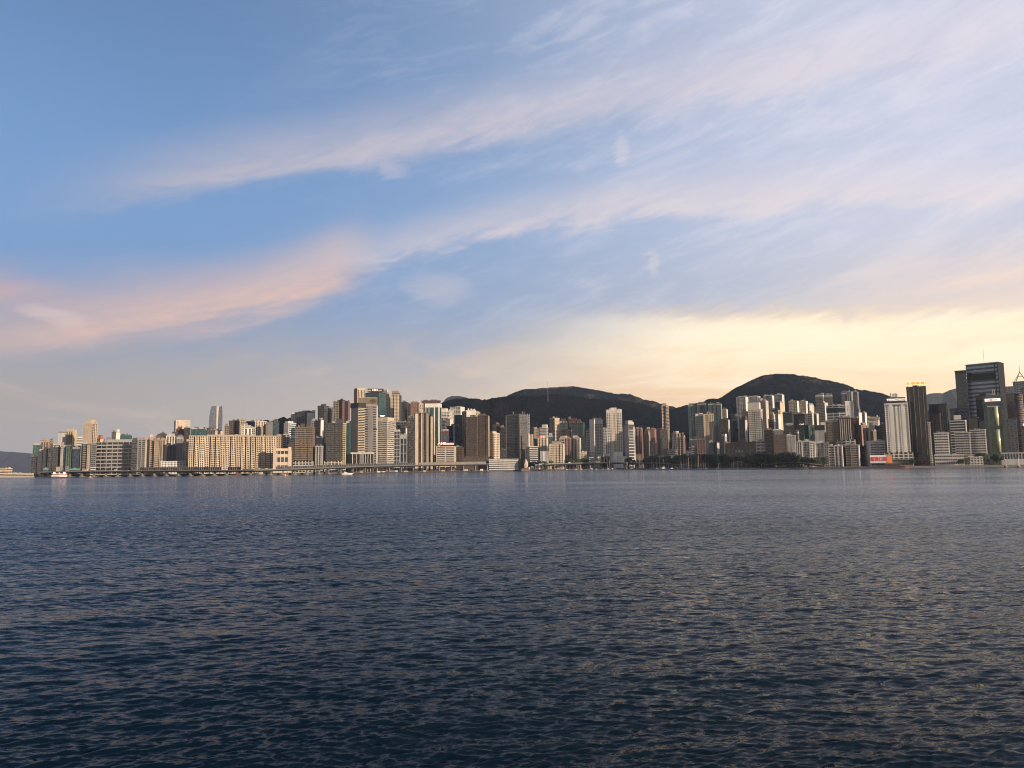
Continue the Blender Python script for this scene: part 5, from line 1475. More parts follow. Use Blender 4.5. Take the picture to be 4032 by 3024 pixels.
for y0_, y1_ in ((735, 1000), (1055, 1375)):
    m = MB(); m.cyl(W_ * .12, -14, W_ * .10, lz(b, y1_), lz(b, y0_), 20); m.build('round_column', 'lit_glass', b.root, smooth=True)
for x_ in (.02, .1):
    m = MB(); m.box(W_ * x_ - .6, W_ * x_ + .6, -.6, .6, lz(b, 568), lz(b, 478)); m.build('mast', 'offwhite', b.root)
# towers at the right edge
b = bld('K', 1112, 1330, 378, .9, 560, 'band', 'lgrey', 'g_grey', OT, 'pale tower with a steel pyramid spire at the right edge', st=(4.2, .5, 6, .3, .4), plant=False)
m = MB()
for a_, c_ in ((1142, 368), (1300, 368)):
    m.tube((lx(b, a_), -9, lz(b, c_)), (lx(b, 1220), 0, lz(b, 232)), .8)
    m.tube((lx(b, a_), 9, lz(b, c_)), (lx(b, 1220), 0, lz(b, 232)), .8)
m.tube((lx(b, 1175), -5, lz(b, 300)), (lx(b, 1268), -5, lz(b, 300)), .5)
m.tube((lx(b, 1220), 0, lz(b, 245)), (lx(b, 1220), 0, lz(b, 128)), .7, r1=.2)
m.build('spire', 'lgrey', b.root)
bld('K', 998, 1112, 445, .99, 680, 'res', 'lgrey', 'g_grey', OT, 'hazy pale grey tower right of the silver tower', plant=False)
b = bld('K', 1014, 1160, 548, .99, 170, 'cw', 'slate', 'g_bronze', OT, 'grey-brown tower beside the big tan cylinder', plant=False, r=[(1040, 1120, 540, 'cream')])
b = bld('K', 1232, 1400, 460, .99, 230, 'cw', 'olive', 'g_bronze', OT, 'olive brown tower cut by the right picture edge', plant=False)
b = frame('K', 1120, 1246, 140, 'office_tower', 'round tan glass cylinder tower with a sunlit right side', 'office tower', yt=545)
m = MB(); r_ = lx(b, 1246); m.cyl(0, 0, r_, 0, lz(b, 548), 40); m.build('glazing', 'g_warm', b.root, smooth=True)
m = MB()
for i in range(int(lz(b, 548) / 3.4)):
    m.cyl(0, 0, r_ + .3, i * 3.4 + .1, i * 3.4 + 1.7, 40)
m.build('floor_bands', 'tan', b.root, kind='stuff')
bld('K', 1012, 1160, 905, .99, 70, 'cw', 'grey', 'g_grey', OT, 'plain grey lower block in front of the tan cylinder', plant=False, st=(4.2, .4, 5, .4, .2))
bld('K', 1230, 1420, 1010, .99, 66, 'cw', 'brown', 'g_bronze', OT, 'brown block right of the tan cylinder at the picture edge', plant=False)
# low waterfront buildings on the right
bld('K', 0, 410, 1416, .995, 20, 'band', 'white', 'g_dark', LB, 'low white clubhouse with ribbon windows on the right shore', d=12, st=(5, .5, 3, .25, .4), plant=False, r=[(270, 408, 1404)])
bld('K', 466, 682, 1446, .995, 16, 'pun', 'white', 'g_dark', LB, 'white seafront house with stepped roofs and dark doorways', d=12, plant=False, r=[(470, 550, 1424), (640, 675, 1440)])
bld('K', 942, 1400, 1386, .995, 22, 'band', 'white', 'g_blue', LB, 'long low white hall with a glazed end at the right edge', d=18, st=(14, .5, 5, .2, .4), plant=False)
bld('J', 470, 780, 1452, .995, 26, 'band', 'grey', 'g_dark', LB, 'grey low seawall building under the white hotel', d=10, plant=False)

# billboard with red characters and the orange box beside it
b = frame('J', 113, 392, 22, 'billboard', 'white waterfront billboard with four large red characters', 'billboard')
part(b, 'board', 'paintwhite', (113, 392, 1378, 1500, -.5, .5))
for i in range(5):
    part(b, 'post', 'darksteel', (125 + i * 62, 131 + i * 62, 1400, None, .6, 1.6))
for i, ch in enumerate('富通保險'):
    letters(b, ch, 118 + i * 68, 182 + i * 68, 1482, 1398, 'redpaint', .8, .4, .02)
b = frame('J', 392, 470, 24, 'ventilation_box', 'orange cladded box at the right end of the red-lettered billboard', 'building')
part(b, 'box', 'orangepaint', (393, 470, 1374, None, -3, 6))
part(b, 'cap', 'rust', (391, 472, 1370, 1376, -3.3, 6.3))
b = frame('J', 345, 585, 10, 'seawall_shed', 'long low ochre shed on the seawall below the billboard', 'shed')
part(b, 'wall', 'rust', (345, 585, 1512, None, -2, 2))
part(b, 'roof', 'orange', (343, 587, 1508, 1514, -2.4, 2.4))

# white tower houses on the ridge, mast and relay
for i, x_ in enumerate((1850, 1895, 1930, 1955)):
    bld('I', x_, x_ + 22, 218 + (i % 2) * 6, .99, 2330, 'pun', 'offwhite', 'g_grey', 'ridge_tower', ['leftmost', 'second', 'third', 'rightmost'][i] + ' of the tiny pale towers on the mountain ridge left of the hotel sign', plant=False, cat='apartment tower', d=14)
b = frame('F', 905, 918, 1500, 'radio_mast', 'thin lattice radio mast on the green hill', 'mast', yt=60)
b.root.location = P(px('F', 911), py('F', 122), 3350)
b.root.rotation_euler = (0, 0, 0)
m = MB()
for sx_, sy_ in ((-1.5, -1.5), (1.5, -1.5), (1.5, 1.5), (-1.5, 1.5)):
    m.tube((sx_, sy_, -18), (sx_ * .2, sy_ * .2, 78), .35, 4)
for i in range(9):
    z_, k_ = i * 8.0, 1.5 - i * .14
    m.tube((-k_, -k_, z_), (k_, -k_, z_ + 8), .2, 4)
m.build('lattice', 'lgrey', b.root)
m = MB(); m.cyl(0, 0, 1.6, 74, 78, 8); m.build('dish', 'paintwhite', b.root)

# ---------------------------------------------------------------- elevated roads
def road(name, label, pts, yfun, width, thick, pier_u, ribs=(), panels=(), rail=1.1):
    us = np.arange(pts[0][0], pts[-1][0] + 1, 12.0)
    vs = np.interp(us, [p[0] for p in pts], [p[1] for p in pts])
    vs = np.convolve(np.pad(vs, 4, mode='edge'), np.ones(9) / 9, 'valid')
    path = [P(u, v, yfun(u)) for u, v in zip(us, vs)]
    root = empty(name, (path[0].x, path[0].y, 0.0))
    tag(root, label, 'flyover')
    O = Vector((path[0].x, path[0].y, 0))
    nrm = []
    for i in range(len(path)):
        t = path[min(i + 1, len(path) - 1)] - path[max(i - 1, 0)]
        t.z = 0
        t.normalize()
        nrm.append((t, Vector((-t.y, t.x, 0))))

    def strip(o0, o1, z0, z1, nm, mat, par=root, rng_=None):
        """box-section strip between lateral offsets o0..o1 (positive away from the viewer) and heights below/above the deck edge"""
        m = MB()
        idx = [i for i in range(len(path)) if rng_ is None or rng_[0] <= us[i] <= rng_[1]]
        for i in idx:
            p, n = path[i] - O, nrm[i][1]
            a, c = p + n * o0, p + n * o1
            m.v += [(a.x, a.y, p.z + z0), (c.x, c.y, p.z + z0), (c.x, c.y, p.z + z1), (a.x, a.y, p.z + z1)]
        for k in range(len(idx) - 1):
            q, r_ = 4 * k, 4 * k + 4
            m.f += [(q, r_, r_ + 3, q + 3), (q + 1, q + 2, r_ + 2, r_ + 1), (q + 3, r_ + 3, r_ + 2, q + 2), (q, q + 1, r_ + 1, r_)]
        m.f += [(0, 3, 2, 1), tuple(4 * (len(idx) - 1) + j for j in (0, 1, 2, 3))]
        return m.build(nm, mat, par)
    strip(0, width, -thick, 0, 'deck', 'dgrey')
    strip(width * .28, width * .72, -thick - 1.6, -thick - .02, 'girder', 'black')
    strip(-.25, .0, -.4, rail, 'parapet', 'grey')
    strip(width, width + .25, -.4, rail, 'parapet', 'grey')
    strip(.3, width - .3, .004, .05, 'carriageway', 'asphalt')

    def at(u):
        f = (u - us[0]) / 12.0
        i = min(max(int(f), 0), len(path) - 2)
        return path[i].lerp(path[i + 1], f - i) - O, nrm[i]
    pier_me = cap_me = None
    for u in pier_u:
        p, (t, n) = at(u)
        c = p + n * width * .5
        H = p.z - thick - 1.6
        m = MB()
        m.box(-1.3, 1.3, -2.2, 2.2, -1.5, H)
        m.prism([(-1.3, -2.2), (1.3, -2.2), (1.3, 2.2), (-1.3, 2.2)], H + .01, H + 1.6, [(-1.6, -width * .42), (1.6, -width * .42), (1.6, width * .42), (-1.6, width * .42)])
        o = m.build('pier', 'grey', root)
        o.location = (c.x, c.y, 0)
        o.rotation_euler = (0, 0, math.atan2(t.y, t.x))
        m = MB()
        m.box(-3.2, 3.2, -4.5, 4.5, -1.5, 1.6)
        q = m.build('pile_cap', 'grey', o)
    # bent ribs of the sound barrier: one mesh shared by all
    if ribs:
        me = None
        for u in ribs:
            p, (t, n) = at(u)
            if me is None:
                m = MB()
                for (a, za), (c, zc) in zip([(.0, 0), (.0, 5.2), (.5, 6.6), (1.6, 7.4)], [(.0, 5.2), (.5, 6.6), (1.6, 7.4), (2.8, 7.7)]):
                    m.tube((0, a, za), (0, c, zc), .28, 4)
                o = m.build('barrier_rib', 'lgrey', root)
                me = o.data
            else:
                o = link(bpy.data.objects.new('barrier_rib', me))
                o.parent = root
            o.location = (p.x, p.y, p.z)
            o.rotation_euler = (0, 0, math.atan2(t.y, t.x))
    for u0, u1, z1, mat, of in panels:
        strip(of, of + .2, .0, z1, 'barrier_panel', mat, rng_=(u0, u1))
    return root, at


def y_main(u):
    return shore(u) - 26


ribs_ = [u for u in np.arange(541, 872, 8.7)] + [u for u in np.arange(888, 940, 8.7)] + [u for u in np.arange(1084, 1630, 9.0)]
main_road, at_main = road('flyover', 'long elevated expressway on piers along the left and middle waterfront',
     [(150, 1860), (250, 1857), (400, 1855), (640, 1853), (1000, 1852), (1200, 1845.5), (1440, 1836.5), (1680, 1831), (1932, 1826.5)], y_main, 20.0, 1.5,
     list(np.arange(262, 1925, 47.5)), ribs_,
     [(541, 880, 6.8, 'dbrown', 1.8), (888, 944, 6.8, 'dbrown', 1.8), (944, 1084, 2.6, 'stone', .5), (1084, 1640, 5.6, 'slate', 1.6), (1640, 1915, 6.2, 'grey', .5)])
mid_road, at_mid = road('flyover', 'curving flyover behind the moored yachts in the middle of the shore',
     [(2150, 1829), (2200, 1825.5), (2300, 1823), (2440, 1822), (2540, 1822.5), (2620, 1825), (2690, 1831), (2740, 1836)], lambda u: shore(u) + setback(u) - 14, 14.0, 1.8,
     list(np.arange(2190, 2640, 43.5)))
right_road, at_right = road('flyover', 'short arched flyover before the park trees on the right',
     [(3010, 1832), (3040, 1826), (3085, 1821.5), (3130, 1820.5), (3170, 1822), (3215, 1829), (3240, 1834)], lambda u: shore(u) + 26 + setback(u), 9.0, 1.2,
     list(np.arange(3050, 3210, 40)))

# ---------------------------------------------------------------- breakwater
def breakwater():
    us = np.arange(2130, 3180, 3.0)
    wr = np.random.default_rng(3)
    v, f = [], []
    prof = [(-7, -1.5), (-4.5, .9), (-2.2, 2.0), (2.2, 2.0), (5, .6), (8, -1.5)]
    for u in us:
        Y = shore(u)
        x = lat(u, Y)
        for o, z in prof:
            v.append((x + wr.normal(0, .5), Y + o + wr.normal(0, .5), z + wr.normal(0, .35)))
    n = len(prof)
    for i in range(len(us) - 1):
        for j in range(n - 1):
            a = i * n + j
            f.append((a, a + n, a + n + 1, a + 1))
    me = bpy.data.meshes.new('breakwater')
    me.from_pydata(v, [], f)
    me.materials.append(M('rock'))
    tag(link(bpy.data.objects.new('breakwater', me)), 'long dark rubble breakwater sheltering the moored yachts', 'breakwater')


breakwater()

# ---------------------------------------------------------------- boats
def hull_mesh(L, W, H, name, mat, parent, sheer=.35):
    m = MB()
    n = 9
    rows = []
    for i in range(n):
        t = i / (n - 1)
        hw = W / 2 * (1 - max(0, (t - .45) / .55) ** 2.2) * (.82 + .18 * min(1, t * 4))
        z = H + sheer * H * max(0, t - .35) ** 1.5 * 1.6
        x = -L / 2 + t * L
        k = .55 if t < .99 else .2
        rows.append([(x, -hw * k, -.4), (x + (0.06 * L if i == n - 1 else 0), -max(hw, .05), z), (x + (0.06 * L if i == n - 1 else 0), max(hw, .05), z), (x, hw * k, -.4)])
    for r_ in rows:
        m.v += r_
    for i in range(n - 1):
        for j in range(4):
            a, b_ = 4 * i + j, 4 * i + (j + 1) % 4
            m.f.append((a, a + 4, b_ + 4, b_))
    m.f += [(0, 1, 2, 3), (4 * n - 1, 4 * n - 2, 4 * n - 3, 4 * n - 4)]
    return m.build(name, mat, parent)


def make_sail(h):
    r = empty('sailboat', (0, 0, 0))
    L = 9.5
    hull_mesh(L, 2.9, 1.0, 'hull', 'paintwhite', r)
    m = MB(); m.box(-1.6, 2.0, -.9, .9, 1.0, 1.65); m.build('cabin', 'paintwhite', r)
    m = MB(); m.cyl(.4, 0, .36, 1.0, h, 6, .2); m.build('mast', 'cream', r)
    m = MB(); m.tube((.3, 0, 2.4), (-3.8, 0, 2.5), .14, 5); m.tube((.1, 0, 2.62), (-3.6, 0, 2.7), .22, 6); m.build('boom', 'bluepaint', r)
    m = MB(); m.tube((L * .5, 0, 1.3), (.42, 0, h * .96), .035, 3); m.tube((-L * .48, 0, 1.1), (.38, 0, h * .98), .035, 3)
    m.tube((.4, -1.4, 1.1), (.4, -.6, h * .6), .03, 3); m.tube((.4, 1.4, 1.1), (.4, .6, h * .6), .03, 3); m.tube((.4, -.75, h * .6), (.4, .75, h * .6), .06, 4)
    m.build('rigging', 'lgrey', r)
    return r


def copy_tree(o, parent=None):
    c = o.copy()
    COL.objects.link(c)
    c.parent = parent
    for ch in list(o.children):
        copy_tree(ch, c)
    return c


SAILS = [(445, 1210), (490, 1270), (508, 1285), (672, 1205), (735, 1170), (757, 1180), (795, 1282), (940, 1232), (978, 1250), (1030, 1262), (1090, 1225), (1156, 1226), (1181, 1258), (1232, 1240), (1264, 1285),
         (1462, 1238), (1486, 1262), (1530, 1240), (1543, 1270), (1586, 1232), (1615, 1192), (1630, 1260), (1668, 1180), (1746, 1230), (1776, 1163), (1806, 1165), (1850, 1150), (1886, 1238), (2150, 1145), (2365, 1290), (2395, 1295), (2425, 1290), (2462, 1312), (2500, 1300), (140, 1285), (186, 1255), (405, 1290)]
r2 = random.Random(4)
protos = {}
for i, (x_, y_) in enumerate(SAILS):
    u = px('G', x_)
    Y = shore(u) + 45 + 18 * (i % 4)
    top = P(u, py('G', y_), Y).z
    k = max(9, round(top / 4) * 4)
    if k not in protos:
        protos[k] = make_sail(float(k))
        o = protos[k]
    else:
        o = copy_tree(protos[k])
    o.location = (lat(u, Y), Y, 0.0)
    o.rotation_euler = (0, 0, r2.choice([0, math.pi]) + r2.uniform(-.5, .5))
    o.scale = (1, 1, top / k)
    side_ = 'left of the white-laddered tower' if x_ < 460 else 'below the white-laddered and pink towers' if x_ < 820 else 'before the low white park hall' if x_ < 1300 else 'in the dense mast cluster before the park' if x_ < 1900 else 'before the brown library'
    tag(o, 'moored white sailboat with a bare mast ' + side_, 'sailboat', 'sailboats moored ' + side_)
    if x_ == 2150:
        tag(o, 'white sailboat with the tallest lone mast left of the brown library', 'sailboat', 'sailboats moored alone')
        del o['group']


def make_yacht(L, nm='motor_yacht', hull='paintwhite', fly=True):
    r = empty(nm, (0, 0, 0))
    hull_mesh(L, L * .27, L * .085, 'hull', hull, r, .6)
    z0 = L * .085
    m = MB(); m.prism([(-L * .34, -L * .10), (L * .16, -L * .10), (L * .16, L * .10), (-L * .34, L * .10)], z0, z0 + L * .085, [(-L * .33, -L * .092), (L * .06, -L * .085), (L * .06, L * .085), (-L * .33, L * .092)])
    m.build('cabin', 'paintwhite', r)
    m = MB(); m.prism([(-L * .30, -L * .101), (L * .13, -L * .1), (L * .13, L * .1), (-L * .30, L * .101)], z0 + L * .025, z0 + L * .062, [(-L * .30, -L * .0985), (L * .09, -L * .094), (L * .09, L * .094), (-L * .30, L * .0985)])
    m.build('window_band', 'g_dark', r)
    if fly:
        m = MB(); m.box(-L * .3, -L * .02, -L * .085, L * .085, z0 + L * .087, z0 + L * .115); m.build('flybridge', 'paintwhite', r)
        m = MB(); m.tube((-L * .2, -L * .08, z0 + L * .115), (-L * .26, -L * .06, z0 + L * .19), .1, 4); m.tube((-L * .2, L * .08, z0 + L * .115), (-L * .26, L * .06, z0 + L * .19), .1, 4)
        m.box(-L * .28, -L * .1, -L * .07, L * .07, z0 + L * .19, z0 + L * .20); m.build('hardtop', 'paintwhite', r)
    m = MB(); m.cyl(-L * .2, 0, .06, z0 + L * .2, z0 + L * .30, 5); m.build('mast', 'lgrey', r)
    return r


yb = make_yacht(15.0)
YS = [('F', 1180, 9, 'first'), ('F', 1270, 13, 'second'), ('F', 1440, 15, 'third'), ('F', 1530, 16, 'fourth'), ('F', 1680, 18, 'fifth'), ('F', 1770, 14, 'sixth'), ('F', 1890, 15, 'seventh'), ('F', 2030, 15, 'eighth'), ('F', 2110, 14, 'ninth'), ('G', 165, 13, 'tenth'), ('G', 250, 15, 'eleventh'), ('G', 570, 19, 'twelfth'), ('G', 1130, 24, 'thirteenth'), ('G', 1340, 17, 'fourteenth'), ('G', 1960, 15, 'fifteenth'), ('G', 2120, 17, 'sixteenth')]
for i, (rg_, x_, L_, o_) in enumerate(YS):
    u = px(rg_, x_)
    Y = shore(u) + 26 + (i % 3) * 9
    o = yb if i == 0 else copy_tree(yb)
    o.location = (lat(u, Y), Y, 0)
    o.rotation_euler = (0, 0, r2.choice([0, math.pi]) + r2.uniform(-.35, .35))
    o.scale = (L_ / 15,) * 3
    tag(o, f'white motor yacht, {o_} from the left behind the breakwater', 'yacht', 'motor yachts moored behind the breakwater')


def sea_pt(rg_, x_, y_):
    """point on the water seen at a picture position"""
    d = pix_dir(px(rg_, x_), py(rg_, y_))
    k = -CAM_H / d.z
    return Vector((d.x * k, d.y * k, 0))


o = make_yacht(20.0)
o.name = 'motor_yacht'
p_ = P(px('D', 728), 0, shore(px('D', 728)) - 175)
u_ = px('D', 728); Y_ = shore(u_) - 190
o.location = (lat(u_, Y_), Y_, 0); o.rotation_euler = (0, 0, .15); o.scale = (.92,) * 3
tag(o, 'white motor yacht under way alone in front of the expressway', 'yacht')
for (rg_, x_, dy_, lab_) in (('A', 1645, -210, 'tiny red boat on open water right of the ferry'), ('C', 1418, -260, 'tiny red boat on open water below the civic building')):
    r = empty('small_boat', (0, 0, 0)); u_ = px(rg_, x_); Y_ = shore(u_) + dy_
    hull_mesh(6.5, 2.0, .9, 'hull', 'redpaint', r)
    m = MB(); m.box(-1.2, .8, -.6, .6, .9, 2.1); m.build('wheelhouse', 'paintwhite', r)
    m = MB(); m.box(-1.4, 1.0, -.75, .75, 2.1, 2.25); m.build('roof', 'redpaint', r)
    r.location = (lat(u_, Y_), Y_, 0); r.rotation_euler = (0, 0, .2)
    tag(r, lab_, 'boat')

# ferry, double-ended with two decks
b = frame('A', 920, 1250, -235, 'ferry', 'double-deck harbour ferry with a pink half crossing at far left', 'ferry', zb=0.0)
hl = lx(b, 1250)
m = MB(); q_ = 4.2
m.prism([(-hl * .86, -q_ * .8), (hl * .86, -q_ * .8), (hl * .95, 0), (hl * .86, q_ * .8), (-hl * .86, q_ * .8), (-hl * .95, 0)], -.4, 2.2, [(-hl * .9, -q_), (hl * .9, -q_), (hl, 0), (hl * .9, q_), (-hl * .9, q_), (-hl, 0)])
m.build('hull', 'darkhull', b.root)
for z0_, z1_, k_, a_ in ((2.2, 4.9, .88, 'lower_deck'), (5.1, 7.9, .80, 'upper_deck')):
    m = MB(); m.box(-hl * k_, -.02 * hl, -q_ * .92, q_ * .92, z0_ + .02, z1_); m.build(a_, 'offwhite', b.root)
    m = MB(); m.box(-.02 * hl + .03, hl * k_, -q_ * .92, q_ * .92, z0_ + .02, z1_); m.build(a_, 'pinkpaint', b.root)
    m = MB(); m.box(-hl * k_ - 1, hl * k_ + 1, -q_ * 1.02, q_ * 1.02, z1_ + .01, z1_ + .2); m.build('deck_edge', 'paintwhite', b.root)
    for i in range(16):
        x_ = -hl * k_ + hl * k_ * 2 * (i + .5) / 16
        m = MB(); m.box(x_ - .62, x_ + .62, -q_ * .92 - .12, -q_ * .92 + .05, z0_ + 1.0, z0_ + 2.1); m.build('window', 'g_dark', b.root)
for x_ in (-.55, .55):
    m = MB(); m.box(hl * x_ - 2, hl * x_ + 2, -2, 2, 8.12, 10.3); m.build('wheelhouse', 'paintwhite', b.root)
m = MB(); m.cyl(0, 0, 1.2, 8.12, 11.0, 10, 1.0); m.build('funnel', 'offwhite', b.root)
m = MB(); m.cyl(hl * .5, 0, .12, 10.3, 14, 5); m.build('mast', 'lgrey', b.root)

# ferry pier at the left edge
b = frame('A', -60, 622, -40, 'ferry_pier', 'long white two-storey ferry pier at the left picture edge', 'pier', zb=0.0)
part(b, 'quay', 'darkhull', (-70, 640, 1456, 1480, -9, 12))
part(b, 'wall', 'cream', (-60, 620, 1402, 1456, -7, 10))
part(b, 'window_band', 'g_dark', (-55, 610, 1434, 1449, -7.2, -6.9), (-55, 610, 1409, 1422, -7.2, -6.9))
part(b, 'roof', 'offwhite', (-62, 624, 1396, 1403, -8.5, 11))
part(b, 'roof_monitor', 'offwhite', (238, 320, 1388, 1397, -3, 5), (350, 400, 1388, 1397, -3, 5))
part(b, 'flag_post', 'offwhite', (278, 284, 1380, 1478, -9.6, -9.2))
for i, (x0_, x1_, y_) in enumerate(((785, 886, 1308), (1256, 1460, 1312))):
    b = frame('A', x0_, x1_, 14, 'pier_shelter', ['small', 'wider'][i] + ' green-roofed pier shelter behind the expressway at far left', 'shelter')
    part(b, 'wall', 'dgrey', (x0_ + 4, x1_ - 4, y_ + 26, None, -4, 4))
    m = MB(); w_ = lx(b, x1_); z0_, z1_ = lz(b, y_ + 30), lz(b, y_)
    m.prism([(-w_, -6), (w_, -6), (w_, 6), (-w_, 6)], z0_, z1_, [(-w_ * .9, -1.5), (w_ * .9, -1.5), (w_ * .9, 1.5), (-w_ * .9, 1.5)])
    m.build('roof', 'greenpaint', b.root)
    part(b, 'ridge_lantern', 'greenpaint', ((x0_ + x1_) / 2 - 20, (x0_ + x1_) / 2 + 24, y_ - 12, y_, -1.2, 1.2))

# egg-shaped vent tower on its plinth
b = frame('F', 448, 552, -18, 'vent_tower', 'egg-shaped cream and dark vent tower on a plinth at the water', 'vent tower', zb=0.0)
rr_ = lx(b, 552)
zt_, z0_ = lz(b, 1228), lz(b, 1392)
def egg(nm, mat, a0, a1, k=1.0):
    m = MB(); n = 24; rows = 16
    for i in range(rows + 1):
        t = i / rows
        z = z0_ + (zt_ - z0_) * t
        r_ = rr_ * k * math.sin(math.pi * min(1, (.22 + .78 * t))) ** .62 if t < 1 else 0.02
        for j in range(n + 1):
            ph = a0 + (a1 - a0) * j / n + t * 1.3
            m.v.append((r_ * math.cos(ph), r_ * math.sin(ph), z))
    for i in range(rows):
        for j in range(n):
            a = i * (n + 1) + j
            m.f.append((a, a + 1, a + n + 2, a + n + 1))
    return m.build(nm, mat, b.root, smooth=True)
egg('shell', 'cream', 0, 2 * math.pi)
egg('dark_cladding', 'slate', math.pi * .75, math.pi * 1.22, 1.03)
m = MB(); m.cyl(0, 0, rr_ * .62, lz(b, 1290), lz(b, 1224), 24, rr_ * .1); m.build('cap', 'slate', b.root, smooth=True)
part(b, 'plinth', 'rose', (436, 576, 1398, None, -7, 10))
part(b, 'plinth_end', 'offwhite', (560, 582, 1378, None, -7.4, 6))
part(b, 'deck', 'stone', (420, 590, 1422, None, -10, 12))

# orange junk moored by the seawall
b = frame('J', 596, 736, -8, 'wooden_junk', 'orange-brown wooden junk moored below the dark brown tower', 'boat', zb=0.0)
L_ = lx(b, 736) * 2
hull_mesh(L_, L_ * .26, 2.6, 'hull', 'wood', b.root, .9)
m = MB(); m.box(-L_ * .35, L_ * .1, -2.2, 2.2, 2.6, 4.4); m.build('deckhouse', 'rust', b.root)
m = MB(); m.box(-L_ * .38, L_ * .14, -2.6, 2.6, 4.4, 4.7); m.build('awning', 'cream', b.root)
m = MB(); m.tube((-L_ * .3, 0, 2.6), (-L_ * .5, 0, 11), .25, 6, .12); m.tube((L_ * .1, 0, 2.6), (L_ * .1, 0, 9), .2, 6, .1); m.build('mast', 'cream', b.root)

# lights on piles in the fairway at right
for i, x_ in enumerate((1008, 1192)):
    b = frame('K', x_ - 18, x_ + 18, -70, 'channel_beacon', ['left', 'right'][i] + ' of two pale channel beacons off the right shore', 'beacon', zb=0.0)
    m = MB(); m.cyl(0, 0, 3.2, -1, 2.0, 10, 2.6); m.build('base', 'stone', b.root)
    m = MB(); m.cyl(0, 0, 1.1, 2.0, 10.5 + i * 2, 8, .7); m.build('column', 'cream', b.root)
    m = MB(); m.cyl(0, 0, 1.3, 10.5 + i * 2, 11.3 + i * 2, 8); m.cyl(0, 0, .6, 11.3 + i * 2, 12.6 + i * 2, 8); m.build('lantern', 'offwhite', b.root)

# work barges and sheds under the expressway
BARGE = [('D', 1240, 30, 'dgrey', 'offwhite'), ('D', 1350, 26, 'rust', 'offwhite'), ('D', 1450, 34, 'darkhull', 'beige'), ('D', 1560, 28, 'darkhull', 'offwhite'), ('D', 1680, 36, 'rust', 'beige'), ('E', 330, 30, 'darkhull', 'rust'), ('E', 520, 26, 'rust', 'offwhite'), ('E', 700, 34, 'darkhull', 'dgrey'), ('E', 900, 30, 'rust', 'offwhite'), ('E', 1080, 40, 'darkhull', 'rust'), ('E', 1320, 34, 'darkhull', 'offwhite'), ('E', 1560, 30, 'rust', 'offwhite'), ('D', 980, 24, 'rust', 'beige'), ('C', 960, 26, 'darkhull', 'beige'), ('C', 560, 24, 'darkhull', 'rust')]
CN = {'paintwhite': 'white', 'greenpaint': 'green', 'rust': 'rusty', 'darkhull': 'black', 'orangepaint': 'orange', 'offwhite': 'off-white', 'pinkpaint': 'pink', 'dgrey': 'dark grey', 'beige': 'beige'}
ORD = ['sixth', 'seventh', 'eighth', 'ninth', 'tenth', 'eleventh', 'twelfth', 'thirteenth', 'fourteenth', 'fifteenth', 'sixteenth', 'last', 'third', 'second', 'first']
for i, (rg_, x_, L_, hm_, cm_) in enumerate(BARGE):
    b = frame(rg_, x_ - 60, x_ + 60, -40 - 3 * (i % 3), 'work_barge', f'{CN[hm_]} work barge with {CN[cm_]} deckhouse, {ORD[i]} from left under the expressway', 'barge', zb=0.0, group='work barges under the expressway')
    m = MB(); m.prism([(-L_ * .46, -4), (L_ * .46, -4), (L_ * .46, 4), (-L_ * .46, 4)], -.4, 1.9, [(-L_ / 2, -4.2), (L_ / 2, -4.2), (L_ / 2, 4.2), (-L_ / 2, 4.2)]); m.build('hull', hm_, b.root)
    m = MB(); k_ = r2.uniform(-.35, .1); m.box(L_ * k_, L_ * (k_ + .25), -2.6, 2.6, 1.92, 1.92 + r2.uniform(2.6, 4.6)); m.build('deckhouse', cm_, b.root)
    m = MB(); m.box(L_ * .2, L_ * .42, -2.4, 2.4, 1.92, 3.4 + r2.random()); m.build('cargo', r2.choice(['rust', 'dgrey', 'dgreen', 'brown', 'dgrey']), b.root)
    if i % 3 == 0:
        m = MB(); m.tube((L_ * .12, 0, 1.9), (L_ * .42, 0, 12), .3, 5); m.cyl(L_ * .12, 0, .5, 1.9, 6, 6); m.build('derrick', 'rust', b.root)

# low waterfront sheds of the yacht club quay (white and cream, left of the flyover)
SH = [(600, 652, 1362, 'pinkpaint', 'pinkish shed by the quay just right of the vent egg'), (684, 740, 1330, 'cream', 'cream boat shed left of the yacht moorings'), (742, 840, 1316, 'white', 'white clubhouse with blue stripe at the yacht quay'), (850, 905, 1340, 'slate', 'dark grey boat shed between white clubhouse wings'), (908, 960, 1312, 'cream', 'cream clubhouse wing at the yacht quay'), (965, 1010, 1352, 'offwhite', 'small off-white hut at the quay\'s right end')]
for x0_, x1_, y_, m_, l_ in SH:
    b = frame('F', x0_, x1_, 10, 'quay_shed', l_, 'shed')
    part(b, 'wall', m_, (x0_, x1_, y_ + 8, None, -4, 5))
    m = MB(); w_ = lx(b, x1_); z_ = lz(b, y_ + 8)
    m.prism([(-w_ - .6, -5), (w_ + .6, -5), (w_ + .6, 6), (-w_ - .6, 6)], z_ + .02, z_ + 1.6, [(-w_ * .9, -.5), (w_ * .9, -.5), (w_ * .9, 1.5), (-w_ * .9, 1.5)]); m.build('roof', 'offwhite', b.root)
    part(b, 'door', 'g_dark', ((x0_ * .7 + x1_ * .3), (x0_ * .35 + x1_ * .65), y_ + 34, None, -4.2, -3.9))
